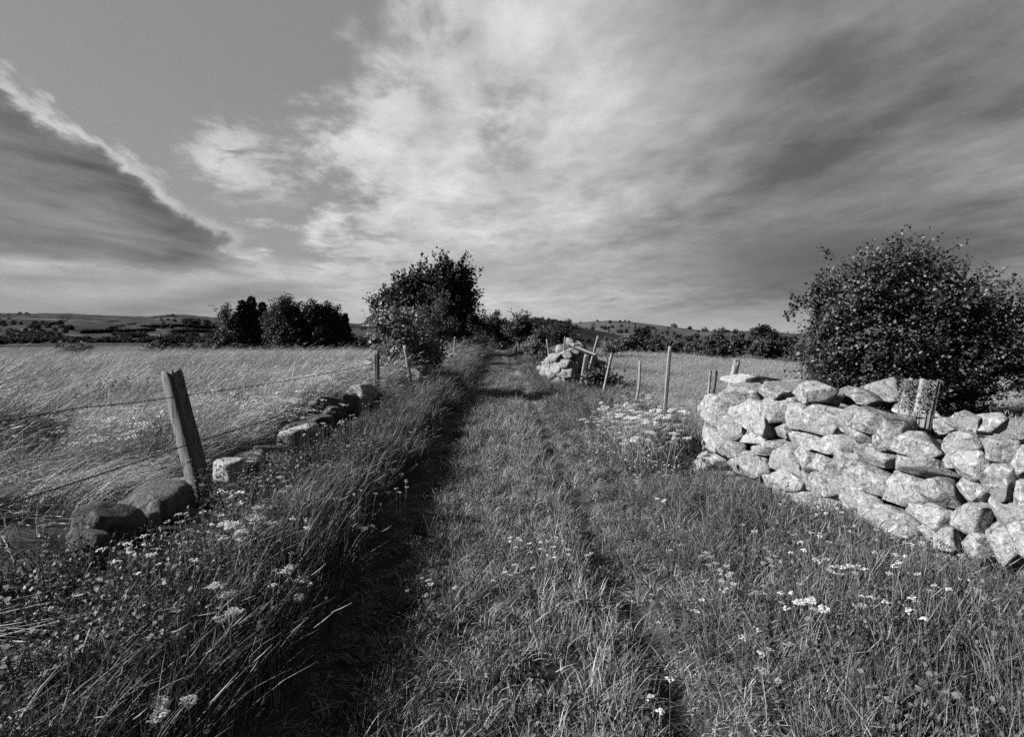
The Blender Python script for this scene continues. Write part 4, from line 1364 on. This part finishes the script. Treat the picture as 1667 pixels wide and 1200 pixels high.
# woods on the far slopes: nobody could count these
def far_woods():
    ms = []
    for s in range(4):
        g = np.random.default_rng(600 + s)
        G = Geo()
        n = 260
        d = g.normal(0, 1, (n, 3)); d /= np.linalg.norm(d, axis=1)[:, None]
        P = d * (0.55 + 0.45 * g.random(n))[:, None] * np.array([0.5, 0.5, 0.55]) + np.array([0, 0, 0.5])
        add_leaves(G, P, 0.26 * (0.6 + 0.6 * g.random(n)), g, up=0.4)
        ms.append(G.mesh('far tree', M_fartree))
    proto('far woods', ms)
    g = np.random.default_rng(61)
    A = []; RR = []; S = []
    def put(n, px0, px1, r0, r1, s0, s1, fn, clump=None):
        for _ in range(n):
            px = g.uniform(px0, px1); r = g.uniform(r0, r1)
            a = math.atan(K(px))
            if clump is not None and fbm(np.array([px * clump]), np.array([r * clump * 0.05]), 71)[0] < 0.54: continue
            p = fn(a, r)
            A.append(p); S.append(g.uniform(s0, s1))
    put(520, -80, 620, 1010, 1080, 5, 11, on_ridge)
    put(900, -80, 620, 1080, 1300, 5, 10, on_ridge, 0.03)
    put(700, -100, 900, 1300, 2350, 6, 11, on_ridge, 0.022)
    for q in range(16):                                  # hedge lines between the far fields
        a0 = g.uniform(-80, 560); a1 = a0 + g.uniform(40, 130); r0 = g.uniform(1250, 2100); r1 = r0 + g.uniform(-120, 260)
        for t in np.linspace(0, 1, int((a1 - a0) * 0.9)):
            rr = r0 + (r1 - r0) * t
            A.append(on_ridge(math.atan(K(a0 + (a1 - a0) * t)), rr)); S.append(g.uniform(4, 8))
    put(160, 300, 620, 1500, 1800, 12, 20, on_ridge, 0.02)
    put(700, 790, 930, 170, 258, 0.8, 1.7, on_wooded)
    put(120, 1000, 1300, 180, 300, 1.2, 2.6, on_rocky, 0.04)
    put(60, 900, 1250, 200, 420, 0.8, 2.0, on_rocky)
    A_ = np.array(A); S_ = np.array(S)
    scatter('far_woodland', 'far woods', A_[:, 0], A_[:, 1], g.random(len(S_)) * 6.28, S_ * 1.15, S_, seed=62, z=A_[:, 2] - 0.12 * S_)


far_woods()


# ------------------------------------------------------------------ wild flowers
def umbel_meshes(seed, h, r, heads=3, dot=0.013):
    """a stalk and its flat heads of many small white florets"""
    g = np.random.default_rng(seed)
    T = Geo(); FL = []
    top = np.array([g.normal(0.05, 0.06), g.normal(0, 0.06), h])
    tube(T, [[0, 0, -0.05], top * [0.3, 0.3, 0.55], top], [0.0035, 0.003, 0.002], 5, 0.5)
    ends = [top]
    for i in range(heads - 1):
        s = top * g.uniform(0.55, 0.8); a = g.random() * 6.283
        e = s + np.array([math.cos(a) * 0.09, math.sin(a) * 0.09, g.uniform(0.08, 0.2)])
        tube(T, [s, (s + e) / 2 + [0, 0, 0.01], e], [0.002, 0.0018, 0.0014], 4, 0.5); ends.append(e)
    add_leaves(T, np.array([top * q + g.normal(0, 0.03, 3) for q in g.uniform(0.1, 0.6, 10)]), 0.028, g, up=0.4)
    for e in ends:
        G = Geo()
        rr = r * g.uniform(0.6, 1.0)
        m = 12
        for i in range(m):
            a = i / m * 6.283 + g.normal(0, 0.2); q = rr * (0.25 + 0.75 * math.sqrt(g.random()))
            c = e + np.array([math.cos(a) * q, math.sin(a) * q, 0.025 - 0.18 * q * q / rr + g.normal(0, 0.003)])
            tube(T, [e - [0, 0, 0.02], c], [0.001, 0.0007], 3, 0.5, cap=False)
            k = 9
            P = c + g.normal(0, 1, (k, 3)) * [rr * 0.16, rr * 0.16, 0.003]
            add_leaves(G, P, dot * (0.8 + 0.5 * g.random(k)), g, up=0.85, tone=0.3 + 0.7 * g.random(k))
        FL.append(G.mesh('flower_head', M_flower))
    return T.mesh('stem', M_stalk), FL


def copy_plant(src, loc, rz, sc, label, group):
    r = src.copy(); COL.objects.link(r)
    r.location = [float(q) for q in loc]; r.rotation_euler = (0, 0, rz); r.scale = (sc, sc, sc)
    r['label'] = label; r['group'] = group
    for ch in list(src.children):
        c = ch.copy(); COL.objects.link(c); c.parent = r
    return r


def flowers():
    g = np.random.default_rng(77)
    srcs = []
    used = set()
    spec = [(0.42, 0.042, 3), (0.50, 0.046, 4), (0.36, 0.04, 2), (0.60, 0.042, 4)]
    for i, (h, r, n) in enumerate(spec):
        st, fl = umbel_meshes(90 + i, h, r, n)
        t = thing('umbel_flower', '', 'wildflower', (0, 0, 0))
        obj('stem', st, t)
        for f in fl: obj('flower_head', f, t)
        srcs.append(t)

    def put(px, py, Y, label, group, sc=1.0, which=None, head=0.40):
        w = int(g.integers(0, len(srcs))) if which is None else which
        hgt = spec[w][0]
        zg = float(H(K(px) * Y, Y))
        Y = F * (CH - zg - head) / (py - HZ); Y = max(Y, 1.9)
        c = W(px, py, Y)
        zg = float(H(c[0], c[1]))
        s = min(max((c[2] - zg) / hgt, 0.6), 1.15) * sc
        if w not in used:
            o = srcs[w]; used.add(w)
            o.location = (c[0], c[1], zg); o.rotation_euler = (0, 0, g.random() * 6.28); o.scale = (s, s, s)
            o['label'] = label; o['group'] = group
        else:
            copy_plant(srcs[w], (c[0], c[1], zg), g.random() * 6.28, s, label, group)
    G1, L1 = 'white umbel flowers in the grass below the near wall', 'white umbel wildflower in the dark grass in front of the near stone wall'
    for px, py, Y in [(1165, 880, 4.1), (1178, 884, 4.15), (1250, 872, 4.2), (1262, 880, 4.15), (1310, 950, 3.4), (1300, 958, 3.35), (1475, 930, 3.6), (1462, 938, 3.5), (1410, 930, 3.6),
                      (1180, 915, 3.3), (1225, 905, 3.7), (1398, 880, 4.0), (1290, 830, 4.7), (1070, 785, 5.6), (1068, 800, 5.3), (1036, 762, 6.2), (1250, 1030, 3), (1360, 900, 3), (1560, 980, 3)]:
        put(px, py, Y, L1, G1, g.uniform(0.5, 0.72), None, g.uniform(0.30, 0.42))
    G2, L2 = 'white umbel flowers massed in the right verge', 'white umbel wildflower in the pale flower patch below the stakes'
    for i in range(110):
        t = g.normal(0, 1, 2)
        px = 1040 + 30 * t[0]; py = 682 + 15 * t[1] + 0.18 * (px - 1035)
        Yb = F * (CH - 0.42) / (py - HZ)
        put(px, py, float(np.clip(Yb, 7.7, 11.5)), L2, G2, g.uniform(0.9, 1.2), None, 0.47)
    G3, L3 = 'white umbel flowers on the left bank', 'white umbel wildflower among the tall grass of the left bank'
    for px, py, Y in [(490, 818, 4.9), (415, 808, 4.9), (380, 815, 4.8), (430, 800, 5.2), (600, 770, 5.7), (625, 735, 6.4), (380, 890, 3.8), (275, 990, 3.0), (405, 800, 5.1), (470, 760, 6.2), (545, 745, 6.4), (640, 700, 7.5)]:
        put(px, py, Y, L3, G3, g.uniform(0.6, 0.85), None, 0.45)
    # daisies in the lane
    D = Geo(); gg = np.random.default_rng(5)
    # pale masses of flowers far out in the meadow
    ms = []
    for s in range(3):
        gg = np.random.default_rng(640 + s)
        G = Geo()
        for i in range(14):
            c = np.array([gg.normal(0, 0.25), gg.normal(0, 0.25), gg.uniform(0.35, 0.6)])
            P = c + gg.normal(0, 1, (14, 3)) * [0.03, 0.03, 0.006]
            add_leaves(G, P, 0.022, gg, up=0.85)
        ms.append(G.mesh('meadow flowers', M_flower))
    proto('meadow flowers', ms)
    xs = []; ys = []
    for px, py, n, sp in [(490, 603, 50, 40), (560, 592, 50, 45), (480, 650, 26, 22), (505, 640, 22, 18), (330, 690, 12, 20), (220, 725, 10, 30), (450, 690, 10, 16), (190, 605, 30, 40), (600, 600, 20, 15), (420, 610, 30, 30)]:
        for i in range(n):
            qx = px + sp * g.normal(); qy = py + sp * 0.22 * g.normal()
            Y = F * (CH - 0.55) / max(qy - HZ, 26)
            x = K(qx) * Y
            if x < -2.7: xs.append(x); ys.append(Y)
    xs = np.array(xs); ys = np.array(ys)
    k = np.clip(np.hypot(xs, ys) / 12, 1, None) ** 0.5
    scatter('meadow_flowers', 'meadow flowers', xs, ys, g.random(len(xs)) * 6.28, k, np.ones(len(xs)), seed=64)
    # small clover and daisy heads sprinkled through lane and verges
    ms = []
    for s in range(3):
        gg = np.random.default_rng(660 + s); G = Geo()
        for i in range(3):
            c = np.array([gg.normal(0, 0.08), gg.normal(0, 0.08), gg.uniform(0.8, 1.0)])
            add_leaves(G, np.repeat(c[None], 14, 0) + gg.normal(0, 0.006, (14, 3)), 0.015, gg, up=0.6)
        nf = sum(len(q) for q in G.t)
        for P in G.v[:]:
            c = P.mean(0); tube(G, [[c[0] * 0.3, c[1] * 0.3, -0.05], c * [0.8, 0.8, 0.6], c], [0.0012, 0.001, 0.001], 4, 0.2, cap=False)
        me = G.mesh('small flowers', M_flower); me.materials.append(M_stalk)
        mi = np.ones(len(me.polygons), np.int32); nq = sum(len(q) for q in G.q); mi[nq:nq + nf] = 0
        me.polygons.foreach_set('material_index', mi)
        ms.append(me)
    proto('small flowers', ms)
    xs = []; ys = []; hs = []
    for px, py, n, sp, h in [(885, 895, 9, 20, 0.13), (700, 935, 2, 20, 0.13), (830, 930, 2, 30, 0.13), (1330, 860, 13, 80, 0.36), (1250, 960, 8, 110, 0.34), (420, 900, 10, 70, 0.5), (560, 760, 12, 60, 0.5), (1440, 940, 11, 70, 0.36), (240, 1010, 6, 70, 0.35), (1180, 1030, 4, 80, 0.2), (1000, 740, 7, 60, 0.25)]:
        for i in range(n):
            qx = px + sp * g.normal(); qy = py + sp * 0.6 * g.normal()
            Y = float(np.clip(F * (CH - h) / max(qy - HZ, 60), 2.0, 14)); x = K(qx) * Y
            if x > wall_front_x(Y) - 0.1 and Y < 6.9: continue
            xs.append(x); ys.append(Y); hs.append(h)
    xs = np.array(xs); ys = np.array(ys); hs = np.array(hs)
    scatter('small_meadow_flowers', 'small flowers', xs, ys, g.random(len(xs)) * 6.28, np.ones(len(xs)), hs, seed=65)
    # the arched dry stalk
    Y = 5.5
    pts = [W(1117, 815, Y), W(1112, 797, Y), W(1104, 783, Y), W(1093, 775, Y), W(1082, 774, Y), W(1077, 777, Y)]
    pts[0][2] = float(H(pts[0][0], Y)) - 0.02
    b = pts[0].copy()
    G = Geo(); tube(G, np.array(pts) - b, [0.007, 0.007, 0.0065, 0.006, 0.0045, 0.003], 6)
    tag(obj('dry_stalk', G.mesh('dry_stalk', M_straw, True), None, b), 'bleached arched dry stalk bending over the grass left of the near wall', 'stalk')


flowers()
